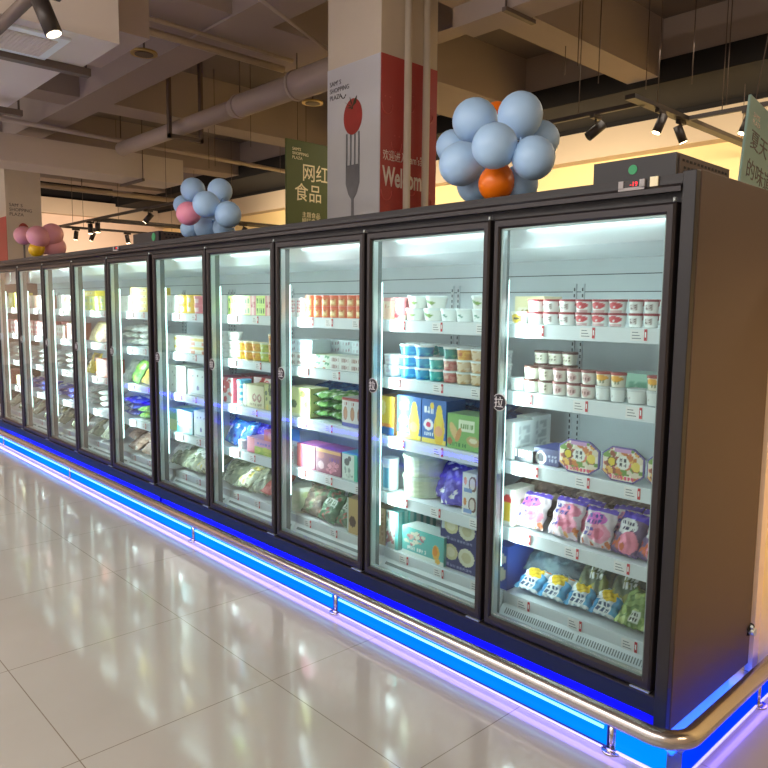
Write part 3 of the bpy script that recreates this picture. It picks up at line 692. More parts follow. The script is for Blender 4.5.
def bag_mesh(w, h, t, cv, back, seed=0, res=None, crimp=0.04):
    """sealed pillow bag in the xz plane, base on z=0, art faces -y"""
    nu, nv = cv.w, cv.h; rr = random.Random(seed); ph = [rr.uniform(0, 6.28) for _ in range(8)]
    V, F, K = [], [], []
    for side in (-1, 1):
        b0 = len(V)
        for j in range(nv):
            for i in range(nu):
                u, v = i / (nu - 1) * 2 - 1, j / (nv - 1) * 2 - 1
                vv = min(1, abs(v) / (1 - crimp * 2)); bul = max(0, 1 - vv ** 4) ** .6 * max(0, 1 - abs(u) ** 3.2) ** .6
                wob = 0.10 * math.sin(5 * u + ph[0]) * math.sin(4 * v + ph[1]) + 0.07 * math.sin(11 * u + 6 * v + ph[2]) + 0.05 * math.sin(16 * v - 7 * u + ph[3])
                y = side * (t / 2) * bul * (1 + wob * 1.6) + 0.006 * math.sin(3 * u + ph[4]) * (1 - bul) + 0.004 * math.sin(14 * u + ph[5]) * (1 - bul)
                x = u * w / 2 * (1 - 0.06 * (1 - v * v)) + 0.003 * math.sin(9 * v + ph[6])
                V.append((x, y, (v + 1) / 2 * h)); K.append(cv.at((u + 1) / 2, (v + 1) / 2) if side < 0 else back)
        for j in range(nv - 1):
            for i in range(nu - 1):
                q = (b0 + j * nu + i, b0 + j * nu + i + 1, b0 + (j + 1) * nu + i + 1, b0 + (j + 1) * nu + i)
                F.append(q if side < 0 else tuple(reversed(q)))
    return mesh_from('bag', V, F, K, 'film', True)
def tray_mesh(w, h, d, cv, rim):
    """shallow octagonal tray standing on edge, lid art to -y"""
    V, F, K = [], [], []
    nu, nv = cv.w, cv.h; c = 0.24
    def oct(u, v, s=1.0):
        x, z = u, v; lim = 2 - c * 2.0
        k = (abs(x) + abs(z)) / lim if abs(x) + abs(z) > lim else 1.0
        return x / k, z / k
    for j in range(nv):
        for i in range(nu):
            u, v = i / (nu - 1) * 2 - 1, j / (nv - 1) * 2 - 1; x, z = oct(u, v)
            e = max(abs(x), abs(z), (abs(x) + abs(z)) / (2 - c * 2.0))
            V.append((x * w / 2, -0.004 * (1 - e ** 6), (z + 1) / 2 * h)); K.append(rim if e > 0.93 else cv.at((x + 1) / 2, (z + 1) / 2))
    for j in range(nv - 1):
        for i in range(nu - 1): F.append((j * nu + i, j * nu + i + 1, (j + 1) * nu + i + 1, (j + 1) * nu + i))
    loop = [(-1, -(1 - c * 2)), (-(1 - c * 2), -1), (1 - c * 2, -1), (1, -(1 - c * 2)), (1, 1 - c * 2), (1 - c * 2, 1), (-(1 - c * 2), 1), (-1, 1 - c * 2)]
    b0 = len(V)
    for (s_, y) in ((1.0, 0.0), (1.0, 0.006), (0.95, 0.008), (0.82, d)):
        for x, z in loop: V.append((x * s_ * w / 2, y, (z * s_ + 1) / 2 * h)); K.append(rim if y < 0.01 else C(60, 62, 90))
    for k in range(3):
        for q in range(8): F.append((b0 + k * 8 + (q + 1) % 8, b0 + k * 8 + q, b0 + (k + 1) * 8 + q, b0 + (k + 1) * 8 + (q + 1) % 8))
    F.append(tuple(b0 + 24 + q for q in range(8)))
    return mesh_from('tray', V, F, K, 'print')

WHT = C(236, 238, 236)
KIND = {}       # kind -> (object name, category, description, width, height, builder of the root object)
def reg(kind, name, cat, desc, w, h, fn): KIND[kind] = dict(name=name, cat=cat, desc=desc, w=w, h=h, fn=fn, proto=None)
def simple(me, name): return lambda: new_obj(name, me())
def reg_box(kind, name, cat, desc, w, d, h, cvf, side, top=None, cvs=None):
    reg(kind, name, cat, desc, w, h, lambda: new_obj(name, box_mesh(w, d, h, cvf(), side, top, cvs() if cvs else None)))
def reg_tub(kind, name, cat, desc, w, h, cvf, lid, part=True, taper=0.82, base=None):
    R_ = w / 2 * 0.96
    def fn():
        cv = cvf(); lz = h * 0.84; n = cv.h
        prof = [(R_ * taper * .9, 0.0)] + [(R_ * (taper + (0.97 - taper) * k / (n - 1)), 0.001 + (lz - 0.001) * k / (n - 1)) for k in range(n)]
        o = new_obj(name, lathe_mesh(prof, lambda u, j: cv.at(u, max(0, (j - 1)) / (n - 1))))
        lp = [(R_ * 0.97, lz * 0.99), (R_ * 1.02, lz), (R_ * 1.02, h * 0.97), (R_ * 0.98, h), (R_ * 0.9, h), (R_ * 0.88, h * 0.985), (0.002, h * 0.985)]
        me = lathe_mesh(lp, lambda u, j: lid); l_ = new_obj('lid', me, o)
        return o
    reg(kind, name, cat, desc, w, h, fn)
def reg_bag(kind, name, cat, desc, w, h, t, cvf, back, seed=0):
    reg(kind, name, cat, desc, w, h, lambda: new_obj(name, bag_mesh(w, h, t, cvf(), back, seed)))

RED = C(196, 40, 52); NAVY = C(44, 52, 110)
# ---- nearest door
reg_tub('tub_red', 'ice_cream_tub', 'tub', 'white tub with red lid', .079, .052, lambda: Cv(28, 12, WHT).rect(.3, .2, .62, .8, C(214, 206, 204)).marks(.34, .3, .6, .75, C(90, 58, 56), 3, 2, 4).rect(.0, .55, .16, 1, C(176, 80, 82)).rect(.62, .2, .7, .8, C(150, 140, 134)), C(150, 44, 52))
reg_tub('tub_redl', 'ice_cream_tub', 'tub', 'white tub with red brush label', .079, .052, lambda: Cv(28, 12, WHT).disc(.5, .62, .3, .3, C(206, 66, 76)).marks(.3, .35, .7, .6, WHT, 3, 1, 5).rect(.2, .0, .8, .2, C(206, 170, 170)), C(150, 40, 50))
reg_tub('tub_yel', 'ice_cream_tub', 'tub', 'white tub with yellow label', .075, .052, lambda: Cv(24, 10, WHT).disc(.5, .5, .28, .4, C(232, 196, 60)).marks(.3, .3, .7, .7, C(90, 80, 60), 2, 1, 5), C(226, 224, 214))
reg_tub('tub_brown', 'ice_cream_tub', 'tub', 'cream tub with brown lid', .067, .056, lambda: Cv(26, 12, C(230, 228, 216)).rect(.28, .15, .72, .85, C(214, 208, 190)).marks(.32, .25, .7, .8, C(84, 68, 56), 3, 2, 8), C(92, 58, 50))
reg_tub('tub_pinkl', 'ice_cream_tub', 'tub', 'cream tub with pink print', .067, .056, lambda: Cv(26, 12, C(236, 230, 222)).disc(.5, .5, .26, .35, C(214, 176, 172)).marks(.3, .25, .72, .7, C(120, 76, 74), 3, 1, 9), C(150, 84, 82))
reg_tub('tub_orange', 'ice_cream_tub', 'tub', 'cream tub with orange print', .067, .056, lambda: Cv(26, 12, C(238, 232, 214)).disc(.5, .7, .36, .25, C(236, 170, 50)).marks(.3, .15, .7, .55, C(110, 130, 80), 3, 1, 3), C(170, 70, 64))
reg_tub('tub_plain', 'ice_cream_tub', 'tub', 'plain white tub', .067, .056, lambda: Cv(20, 8, WHT).marks(.3, .3, .7, .6, C(190, 180, 180), 3, 1, 3), C(214, 220, 220))
reg_box('cart_cream', 'carton', 'carton', 'pale yellow carton', .13, .14, .12, lambda: Cv(16, 14, C(226, 214, 170)).rect(.1, .3, .9, .6, C(238, 232, 210)).marks(.2, .35, .8, .55, C(176, 150, 80), 4, 1, 2), C(214, 200, 160))
reg_box('cart_mint', 'carton', 'carton', 'pale mint green carton', .17, .16, .10, lambda: Cv(20, 12, C(170, 220, 200)).band(.0, .25, C(230, 240, 232)).marks(.2, .4, .8, .7, C(110, 180, 150), 4, 1, 2), C(180, 222, 206), C(200, 232, 220))
reg_box('cart_white', 'carton', 'carton', 'tall white carton', .07, .15, .165, lambda: Cv(14, 20, WHT).marks(.2, .3, .5, .8, C(190, 200, 204), 1, 5, 2).rect(.1, .05, .4, .16, C(120, 120, 124)), C(226, 230, 230), None, lambda: Cv(12, 20, C(224, 230, 230)).marks(.2, .1, .8, .9, C(180, 190, 194), 3, 6, 3))
reg_box('tray_cups', 'cup_tray', 'cup tray', 'black tray of white cups', .095, .16, .052, lambda: Cv(28, 10, C(52, 54, 58)).stripes(5, C(206, 210, 210), 0, 1, .4, 1), C(64, 66, 70), C(150, 156, 156))
reg_box('box_navy', 'dessert_box', 'box', 'navy box with white emblem', .13, .16, .070, lambda: Cv(32, 16, C(58, 64, 104)).disc(.28, .4, .22, .42, WHT).disc(.28, .42, .13, .28, C(52, 54, 66)).marks(.55, .2, .95, .7, C(150, 156, 180), 3, 2, 6), C(54, 60, 100), C(44, 60, 130))
reg('tray_oct', 'dessert_tray', 'tray', 'purple-rimmed tray with fruit dessert print', .20, .135, lambda: new_obj('dessert_tray', tray_mesh(.195, .135, .04, Cv(52, 38, C(226, 214, 190)).blobs(70, [C(200, 120, 60), C(230, 180, 90), C(150, 80, 60), C(110, 150, 70), C(220, 120, 110), C(240, 236, 220)], 5, .08).disc(.25, .55, .11, .15, C(90, 60, 40)).disc(.25, .55, .08, .12, C(226, 200, 60)).disc(.52, .56, .15, .2, C(232, 232, 224)).marks(.43, .44, .62, .7, C(50, 60, 70), 2, 2, 4).disc(.82, .5, .10, .14, C(238, 214, 100)).rect(.3, .84, .7, .95, C(196, 150, 196)).marks(.2, .06, .8, .2, C(226, 80, 120), 7, 1, 4), C(92, 80, 150))))
reg_box('box_yw', 'carton', 'carton', 'white carton with yellow strips', .06, .15, .165, lambda: Cv(14, 24, C(238, 238, 230)).disc(.5, .7, .3, .14, C(226, 60, 60)).rect(.25, .1, .75, .62, C(240, 200, 50)), C(216, 214, 200), None, lambda: Cv(12, 20, C(222, 218, 200)).marks(.3, .1, .7, .9, C(130, 130, 100), 2, 8, 3))
def pinkbag(seed):
    return lambda: Cv(34, 40, C(222, 206, 214)).rect(0, .86, 1, 1, C(96, 70, 190)).disc(.4 if seed % 2 else .6, .66, .34, .17, C(206, 96, 190) if seed == 1 else C(226, 130, 160)).disc(.6, .32, .34, .24, C(236, 150, 176)).disc(.55, .3, .2, .14, C(214, 110, 140)).marks(.12, .52, .62, .80, C(58, 60, 150), 3, 2, seed).blobs(7, [C(200, 110, 60), C(240, 230, 226), C(214, 150, 90)], seed, .07, (0, 0, 1, .25)).marks(.1, .2, .4, .45, C(70, 66, 150), 2, 2, seed + 3)  # purple top band paints in a reflected blue glow
reg_bag('bag_pink', 'snack_bag', 'bag', 'pink and white snack bag', .125, .165, .05, pinkbag(1), C(200, 180, 190), 1)
reg_bag('bag_pink2', 'snack_bag', 'bag', 'pink snack bag with painted purple glow', .125, .17, .05, pinkbag(2), C(190, 170, 190), 2)
reg_bag('bag_pink3', 'snack_bag', 'bag', 'dark purple bag with pink picture', .125, .175, .05, lambda: Cv(34, 40, C(110, 90, 130)).rect(0, .8, 1, 1, C(84, 60, 200)).disc(.42, .62, .36, .2, C(238, 238, 240)).marks(.16, .5, .7, .76, C(50, 50, 90), 3, 2, 5).disc(.62, .26, .34, .26, C(238, 140, 165)).blobs(6, [C(206, 100, 60), C(150, 60, 60)], 3, .08, (0, 0, .5, .35)), C(120, 90, 160), 3)  # violet top band paints in the same reflected glow
reg_bag('bag_brown', 'frozen_bag', 'bag', 'brown frozen food bag', .18, .24, .06, lambda: Cv(30, 34, C(104, 84, 76)).blobs(60, [C(130, 110, 96), C(84, 66, 60), C(156, 140, 124), C(70, 54, 52)], 8, .09), C(120, 104, 96), 4)
reg_bag('bag_yellow', 'frozen_bag', 'bag', 'white and blue bag with yellow fruit', .105, .135, .04, lambda: Cv(34, 40, C(222, 230, 234)).disc(.52, .70, .34, .24, C(226, 190, 44)).rect(0, 0, .22, .5, C(70, 150, 200)).rect(.78, .1, 1, .7, C(90, 166, 208)).marks(.25, .06, .75, .42, C(70, 90, 120), 3, 2, 4).disc(.85, .92, .1, .06, C(230, 130, 60)), C(150, 190, 210), 5)
reg_bag('bag_teal', 'frozen_bag', 'bag', 'slate blue frozen bag', .24, .26, .07, lambda: Cv(30, 30, C(58, 82, 96)).blobs(50, [C(70, 98, 110), C(50, 72, 86), C(84, 110, 120), C(44, 64, 78)], 8, .1), C(80, 106, 118), 6)
reg_bag('bag_olive', 'frozen_bag', 'bag', 'olive frozen vegetable bag', .2, .24, .06, lambda: Cv(30, 34, C(92, 104, 84)).blobs(30, [C(126, 130, 64), C(72, 90, 80), C(106, 114, 90)], 9, .1).marks(.3, .25, .75, .55, C(220, 226, 224), 4, 2, 6), C(110, 122, 104), 7)
reg_bag('bag_green', 'frozen_bag', 'bag', 'light green vegetable bag', .17, .17, .05, lambda: Cv(34, 38, C(150, 178, 110)).blobs(40, [C(180, 206, 120), C(128, 160, 90), C(110, 140, 84), C(196, 216, 140)], 10, .1).rect(.5, .1, .85, .36, C(224, 230, 214)).marks(.52, .12, .83, .34, C(60, 70, 60), 3, 2, 7), C(140, 170, 110), 8)
reg_box('box_blue_art', 'dessert_box', 'box', 'bright blue box with white disc', .06, .2, .2, lambda: Cv(14, 26, C(48, 90, 190)).disc(.5, .7, .4, .12, WHT).disc(.5, .35, .42, .16, C(226, 226, 210)), C(40, 76, 170))
# ---- second door
reg_tub('can_pink', 'ice_cream_can', 'can', 'tall pink paper can', .072, .112, lambda: Cv(24, 20, C(230, 130, 140)).band(0, .25, C(226, 214, 196)).disc(.5, .2, .2, .12, C(200, 60, 70)).marks(.3, .5, .7, .85, C(246, 220, 210), 3, 2, 5), C(226, 140, 144), True, .98)
reg_tub('can_pale', 'ice_cream_can', 'can', 'tall cream and pink paper can', .072, .112, lambda: Cv(24, 20, C(232, 206, 180)).rect(.2, .1, .8, .6, C(238, 196, 170)).marks(.3, .6, .7, .85, C(214, 140, 120), 3, 1, 5), C(226, 160, 156), True, .98)
reg_tub('bowl_green', 'ice_cream_tub', 'tub', 'white tub with green leaf print', .092, .060, lambda: Cv(30, 14, C(240, 242, 236)).disc(.4, .6, .1, .22, C(96, 150, 70), .6).disc(.55, .5, .12, .14, C(130, 170, 80)).marks(.5, .2, .8, .4, C(120, 120, 110), 4, 1, 5), C(232, 240, 238), True, .8)
reg_tub('bowl_white', 'ice_cream_tub', 'tub', 'white tub with faint teal print', .080, .060, lambda: Cv(30, 14, C(236, 242, 240)).disc(.5, .5, .08, .2, C(90, 150, 130), .8).marks(.3, .2, .7, .4, C(170, 190, 186), 4, 1, 5), C(232, 240, 240), True, .84)
def tubc(kind, desc, base, art, lid=C(232, 238, 238), w=.088, h=.056):
    reg_tub(kind, 'ice_cream_tub', 'tub', desc, w, h, lambda: Cv(26, 10, base).blobs(9, art, 7, .14), lid, True, .86)
tubc('t_blue', 'blue tub with white lid', C(56, 160, 206), [C(30, 120, 190), C(90, 200, 220), C(40, 80, 160)])
tubc('t_aqua', 'aqua tub with white lid', C(60, 180, 176), [C(30, 140, 150), C(120, 210, 190), C(180, 230, 220)])
tubc('t_pink', 'dusty pink tub with white lid', C(206, 140, 132), [C(190, 100, 96), C(226, 190, 170)])
tubc('t_cream', 'cream tub with white lid', C(224, 202, 168), [C(200, 160, 110), C(236, 226, 206), C(180, 140, 100)])
tubc('t_orange', 'orange tub with white lid', C(222, 160, 70), [C(236, 190, 90), C(200, 110, 60)])
tubc('t_tealg', 'teal green tub with white lid', C(40, 140, 130), [C(30, 110, 120), C(90, 170, 130), C(40, 90, 130)])
tubc('t_white', 'white tub with white lid', C(232, 236, 238), [C(210, 214, 224), C(226, 210, 220)])
reg_box('box_yel2', 'ice_cream_box', 'box', 'yellow ice cream box', .10, .16, .20, lambda: Cv(24, 34, C(240, 206, 70)).rect(.0, .0, 1, .2, C(60, 110, 180)).rect(.0, .2, 1, .3, C(236, 150, 60)).disc(.3, .7, .18, .2, C(248, 232, 150)), C(176, 130, 80), None, lambda: Cv(14, 28, C(196, 140, 80)).marks(.2, .1, .8, .9, C(226, 190, 130), 3, 6, 4))
reg_box('box_cone', 'ice_cream_box', 'box', 'blue ice cream box with yellow cone', .178, .14, .215, lambda: Cv(48, 52, C(52, 104, 178)).band(0, .1, C(240, 220, 100)).disc(.72, .34, .22, .38, C(236, 196, 50)).disc(.72, .6, .14, .3, C(244, 216, 70)).disc(.7, .3, .16, .12, C(240, 170, 120)).disc(.28, .42, .2, .13, C(240, 236, 238)).disc(.28, .42, .1, .06, C(222, 50, 90)).marks(.08, .66, .5, .86, WHT, 3, 1, 4).disc(.42, .86, .08, .08, C(240, 200, 50)).marks(.1, .15, .5, .26, C(226, 236, 244), 5, 1, 4), C(46, 92, 166), C(70, 120, 190))
reg_box('box_green', 'ice_cream_box', 'box', 'green box with cream label', .215, .14, .165, lambda: Cv(52, 38, C(140, 190, 110)).rect(.35, .52, .82, .84, C(236, 240, 216)).marks(.4, .58, .78, .78, C(120, 160, 90), 6, 1, 4).disc(.2, .5, .1, .26, C(226, 190, 130), .4).disc(.34, .4, .07, .22, C(214, 150, 90), -.3).disc(.78, .28, .2, .14, C(206, 176, 120), -.3).disc(.78, .3, .12, .07, C(236, 226, 196)).marks(.06, .06, .6, .2, C(70, 130, 70), 6, 1, 8).disc(.08, .2, .08, .1, C(190, 120, 70)), C(120, 170, 100), C(170, 206, 150))
reg_bag('bag_blue', 'frozen_bag', 'bag', 'deep blue frozen bag', .2, .26, .05, lambda: Cv(24, 26, C(44, 88, 156)).blobs(30, [C(60, 110, 180), C(34, 66, 130), C(90, 140, 190)], 4, .1), C(44, 84, 150), 9)
reg_tub('cake_tub', 'cake_tub', 'tub', 'large translucent cream tub', .24, .105, lambda: Cv(30, 14, C(206, 214, 186)).blobs(16, [C(216, 222, 200), C(190, 202, 170)], 4, .12), C(196, 208, 192), True, .94)
reg_tub('can_wb', 'ice_cream_can', 'can', 'tall white and blue can', .075, .17, lambda: Cv(20, 30, C(220, 234, 240)).rect(.35, .1, .65, .85, C(90, 170, 206)), C(214, 226, 232), True, .98)
reg_bag('bag_violet', 'frozen_bag', 'bag', 'violet blue frozen bag', .15, .19, .06, lambda: Cv(30, 34, C(86, 74, 190)).blobs(20, [C(110, 100, 214), C(60, 50, 150), C(230, 230, 240)], 4, .07), C(70, 60, 160), 10)
reg_box('box_wht2', 'ice_cream_box', 'box', 'white box with round photo', .085, .16, .098, lambda: Cv(26, 26, WHT).disc(.75, .5, .3, .38, C(120, 90, 80)).disc(.72, .5, .2, .28, C(226, 216, 206)).disc(.2, .6, .12, .2, C(220, 150, 90)).rect(.1, .05, .7, .25, C(130, 160, 210)), C(222, 226, 226))
reg_box('box_beige', 'carton', 'carton', 'beige carton', .055, .16, .2, lambda: Cv(12, 26, C(196, 170, 130)).marks(.2, .1, .8, .9, C(160, 130, 90), 2, 6, 4), C(180, 156, 120))
reg_box('box_tealw', 'ice_cream_box', 'box', 'white and teal box on end', .075, .2, .2, lambda: Cv(18, 36, C(214, 222, 216)).rect(.75, 0, 1, 1, C(90, 176, 170)).blobs(18, [C(190, 110, 120), C(110, 160, 150), C(160, 120, 110)], 4, .1, (0, .1, .7, .9)), C(90, 170, 164), None, lambda: Cv(20, 8, C(90, 176, 170)).stripes(4, C(200, 226, 220)))
reg_box('box_tealbig', 'ice_cream_box', 'box', 'large teal ice cream box', .29, .11, .145, lambda: Cv(60, 32, C(96, 184, 178)).blobs(26, [C(180, 100, 110), C(214, 160, 150), C(150, 90, 110), C(226, 220, 200)], 6, .06, (.08, .4, .6, .85)).band(0, .16, C(226, 236, 230)).disc(.82, .4, .08, .26, C(236, 180, 70)).disc(.8, .44, .05, .18, C(222, 140, 50)).marks(.1, .2, .6, .36, C(230, 240, 236), 8, 1, 5).disc(.86, .12, .06, .1, C(236, 190, 90)), C(90, 176, 170), C(226, 238, 234))
reg_box('box_dump', 'dumpling_box', 'box', 'navy box with dumpling plates', .215, .13, .13, lambda: Cv(50, 34, C(54, 62, 116)).disc(.3, .62, .2, .3, C(214, 208, 160)).disc(.3, .62, .12, .18, C(232, 226, 196)).disc(.74, .58, .22, .34, C(226, 224, 200)).disc(.74, .58, .13, .2, C(206, 200, 160)).rect(.04, .45, .12, .75, C(196, 206, 214)).marks(.1, .05, .9, .2, C(130, 138, 180), 9, 1, 5), C(48, 56, 110), C(60, 70, 130))
# ---- third door
reg_tub('can_orange', 'ice_cream_can', 'can', 'orange can with beige pictures', .076, .062, lambda: Cv(20, 14, C(222, 112, 66)).rect(.25, .12, .75, .82, C(214, 170, 110)).disc(.5, .5, .13, .3, C(240, 216, 160), .5).marks(.3, .6, .7, .8, C(190, 90, 50), 2, 1, 4), C(224, 96, 60), True, .98)
reg_box('pk_redw', 'carton', 'carton', 'white pack with red marks', .05, .12, .11, lambda: Cv(14, 20, C(236, 228, 228)).marks(.1, .2, .9, .9, C(206, 110, 116), 3, 4, 4), C(230, 226, 226))
reg_box('pk_ice', 'ice_cream_box', 'box', 'pale blue flat box', .085, .14, .038, lambda: Cv(20, 8, C(206, 222, 230)).marks(.1, .2, .9, .8, C(150, 130, 150), 6, 1, 3), C(200, 218, 226), C(220, 232, 236))
reg_box('pk_choc', 'ice_cream_box', 'box', 'white flat box with brown print', .085, .14, .038, lambda: Cv(20, 8, C(226, 224, 220)).marks(.1, .1, .9, .9, C(140, 90, 84), 5, 1, 6), C(216, 214, 210), C(222, 226, 214))
reg_box('pk_grn', 'ice_cream_box', 'box', 'pale flat box with green print', .085, .14, .038, lambda: Cv(20, 8, C(210, 224, 206)).blobs(6, [C(90, 150, 110), C(190, 120, 90)], 6, .16), C(204, 220, 206), C(222, 230, 190))
reg_box('box_peng', 'ice_cream_box', 'box', 'pale yellow box with dark figures', .19, .14, .175, lambda: Cv(34, 34, C(232, 228, 160)).disc(.3, .42, .13, .14, C(100, 110, 60)).disc(.7, .8, .12, .12, C(120, 116, 70)).disc(.85, .45, .1, .14, C(96, 96, 70)).band(0, .1, C(236, 236, 210)), C(220, 214, 140), C(236, 232, 190))
reg_bag('bag_veg', 'frozen_bag', 'bag', 'green vegetable bag', .16, .2, .035, lambda: Cv(26, 26, C(120, 170, 90)).blobs(30, [C(70, 140, 60), C(200, 220, 170), C(60, 110, 50), C(226, 236, 220)], 6, .09), C(100, 150, 80), 12)
reg_box('box_dog', 'snack_box', 'box', 'white box with corn dog picture', .055, .15, .16, lambda: Cv(18, 36, C(226, 222, 220)).rect(.0, .9, 1, 1, C(180, 60, 70)).disc(.5, .45, .3, .24, C(176, 120, 90)).disc(.5, .45, .18, .17, C(196, 140, 104)).marks(.2, .7, .8, .86, C(170, 90, 90), 2, 1, 5).band(0, .14, C(110, 110, 190)), C(206, 200, 200))
reg_box('box_sky', 'carton', 'carton', 'sky blue carton over white', .1, .15, .19, lambda: Cv(18, 28, WHT).rect(0, .6, 1, 1, C(90, 160, 220)).rect(.0, .0, .3, .5, C(240, 236, 200)), C(200, 214, 226))
reg_box('box_rose', 'snack_box', 'box', 'rose pink snack box', .155, .14, .14, lambda: Cv(36, 34, C(196, 110, 140)).rect(0, 0, .25, 1, C(214, 120, 120)).disc(.66, .38, .3, .28, C(206, 150, 160)).blobs(14, [C(226, 160, 170), C(170, 90, 120)], 6, .07, (.4, .1, .95, .6)).rect(.3, .82, .95, .95, C(206, 150, 170)), C(170, 90, 120), C(200, 120, 150))
reg_box('box_maroon', 'snack_box', 'box', 'maroon snack box with pink beans', .235, .14, .145, lambda: Cv(48, 34, C(150, 84, 110)).blobs(26, [C(226, 150, 170), C(206, 126, 146)], 6, .06, (.45, .08, .95, .5)).disc(.22, .3, .12, .16, C(226, 180, 190)).rect(0, .84, 1, .94, C(226, 170, 90)).marks(.5, .5, .95, .72, C(120, 60, 150), 4, 1, 5).disc(.2, .7, .16, .14, C(190, 110, 110)), C(130, 70, 100), C(160, 90, 110))
reg_box('box_tealp', 'snack_box', 'box', 'white and teal box with cookies', .13, .14, .15, lambda: Cv(30, 34, C(220, 232, 222)).rect(.82, 0, 1, 1, C(80, 190, 160)).band(.94, 1, C(80, 190, 160)).disc(.32, .66, .17, .14, C(70, 80, 70)).disc(.5, .8, .12, .1, C(90, 96, 86)).blobs(8, [C(150, 170, 160), C(190, 206, 196)], 5, .08, (.1, .1, .7, .45)), C(90, 180, 160))
reg_tub('jar_cream', 'bakery_tub', 'tub', 'round pale green tub', .14, .16, lambda: Cv(20, 18, C(190, 198, 160)).blobs(12, [C(170, 180, 130), C(206, 206, 176)], 4, .14), C(204, 208, 196), True, .97)
reg_bag('bag_choc', 'frozen_bag', 'bag', 'dark brown snack bag', .15, .18, .06, lambda: Cv(26, 30, C(104, 88, 76)).blobs(30, [C(130, 108, 90), C(80, 66, 60), C(150, 136, 116), C(90, 110, 80)], 6, .09), C(90, 78, 70), 13)
reg_bag('bag_fern', 'frozen_bag', 'bag', 'dark green vegetable bag', .14, .18, .06, lambda: Cv(26, 30, C(78, 120, 88)).blobs(26, [C(54, 100, 70), C(120, 160, 120), C(190, 206, 190), C(150, 80, 70)], 6, .08).rect(.2, .5, .8, .74, C(200, 214, 200)).marks(.22, .52, .78, .72, C(60, 100, 60), 3, 1, 5), C(70, 110, 80), 14)
reg_box('box_tan', 'carton', 'carton', 'tan carton with brown picture', .09, .2, .2, lambda: Cv(20, 32, C(206, 176, 120)).disc(.5, .35, .3, .16, C(96, 74, 60)).rect(0, 0, .15, 1, C(190, 206, 196)), C(180, 156, 110))
# ---- fourth door
reg_box('box_lime', 'ice_cream_box', 'box', 'lime green carton with bold dark letters', .11, .12, .062, lambda: Cv(34, 18, C(206, 230, 130)).marks(.06, .12, .94, .86, C(70, 120, 50), 4, 1, 11), C(180, 214, 110))
reg_box('box_pinkc', 'ice_cream_box', 'box', 'pink striped carton', .07, .12, .124, lambda: Cv(16, 22, C(226, 150, 150)).rect(.3, 0, .6, 1, C(240, 206, 200)).marks(.1, .4, .9, .7, C(190, 70, 80), 2, 2, 4), C(206, 120, 120))
tubc('c_white', 'white cup', C(236, 238, 236), [C(220, 224, 220), C(228, 214, 206)], C(240, 240, 240), .085, .058)
tubc('c_yellow', 'yellow cup', C(236, 206, 96), [C(226, 170, 60), C(240, 230, 180)], C(236, 232, 206), .085, .058)
tubc('c_amber', 'amber orange cup', C(232, 170, 66), [C(240, 196, 90), C(206, 120, 50)], C(236, 216, 170), .085, .058)
tubc('c_lime', 'lime cup', C(206, 220, 120), [C(180, 200, 90), C(236, 236, 200)], C(226, 232, 206), .085, .058)
reg_box('box_redw', 'snack_box', 'box', 'red and white snack box', .17, .15, .17, lambda: Cv(28, 30, C(226, 218, 216)).blobs(16, [C(206, 60, 60), C(220, 110, 100), C(240, 236, 230)], 6, .13), C(186, 70, 80), C(160, 60, 70))
reg_tub('can_stripe', 'snack_can', 'can', 'white can with blue stripes', .085, .165, lambda: Cv(16, 26, C(236, 240, 240)).band(.18, .32, C(50, 150, 200)).band(.48, .62, C(50, 150, 200)).band(.8, .92, C(50, 150, 200)), C(90, 170, 206), True, .98)
reg_box('box_sand', 'snack_box', 'box', 'sand coloured box with pretzel print', .235, .14, .145, lambda: Cv(40, 30, C(214, 202, 160)).rect(0, 0, .2, 1, C(120, 116, 80)).disc(.55, .45, .1, .18, C(160, 84, 66)).disc(.78, .45, .1, .18, C(150, 80, 60)).disc(.56, .47, .05, .1, C(214, 202, 160)).disc(.79, .47, .05, .1, C(214, 202, 160)).marks(.3, .08, .9, .22, C(130, 110, 70), 7, 1, 4), C(190, 180, 130))
reg_box('box_leaf', 'snack_box', 'box', 'olive box with leaf pattern', .1, .14, .165, lambda: Cv(20, 30, C(196, 196, 120)).blobs(10, [C(90, 100, 50), C(226, 200, 90)], 6, .12), C(170, 170, 100))
reg_bag('bag_azure', 'snack_bag', 'bag', 'azure snack bag', .13, .18, .05, lambda: Cv(26, 30, C(60, 120, 206)).blobs(12, [C(90, 190, 226), C(50, 70, 190), C(226, 232, 240)], 6, .1), C(50, 90, 190), 15)
reg_bag('bag_indigo', 'snack_bag', 'bag', 'indigo snack bag', .13, .17, .05, lambda: Cv(26, 30, C(60, 50, 180)).blobs(10, [C(80, 70, 220), C(50, 40, 130), C(180, 170, 220)], 6, .1), C(50, 40, 150), 16)
reg_box('box_pg', 'snack_box', 'box', 'pink and green flat box', .26, .14, .10, lambda: Cv(40, 22, C(200, 130, 180)).rect(0, 0, .3, 1, C(214, 110, 130)).rect(.3, 0, 1, .5, C(170, 190, 80)).blobs(10, [C(200, 206, 90), C(140, 170, 70)], 6, .09, (.3, 0, 1, .5)).marks(.4, .6, .9, .8, C(110, 100, 190), 5, 1, 4), C(170, 120, 170), C(200, 150, 200))
reg_box('box_coral', 'snack_box', 'box', 'coral orange box', .14, .14, .07, lambda: Cv(18, 12, C(226, 120, 90)).disc(.5, .5, .2, .3, C(236, 170, 130)), C(200, 100, 80), C(220, 120, 100))
reg_tub('cup_white', 'small_cup', 'cup', 'small white cup', .055, .06, lambda: Cv(16, 8, WHT).rect(.3, .3, .7, .7, C(150, 146, 140)), C(240, 240, 240), True, .85)
reg_bag('bag_grey', 'frozen_bag', 'bag', 'grey green frozen bag', .2, .24, .06, lambda: Cv(26, 28, C(150, 158, 136)).blobs(36, [C(120, 130, 104), C(176, 180, 150), C(196, 198, 176), C(104, 112, 92)], 6, .09), C(140, 148, 124), 17)
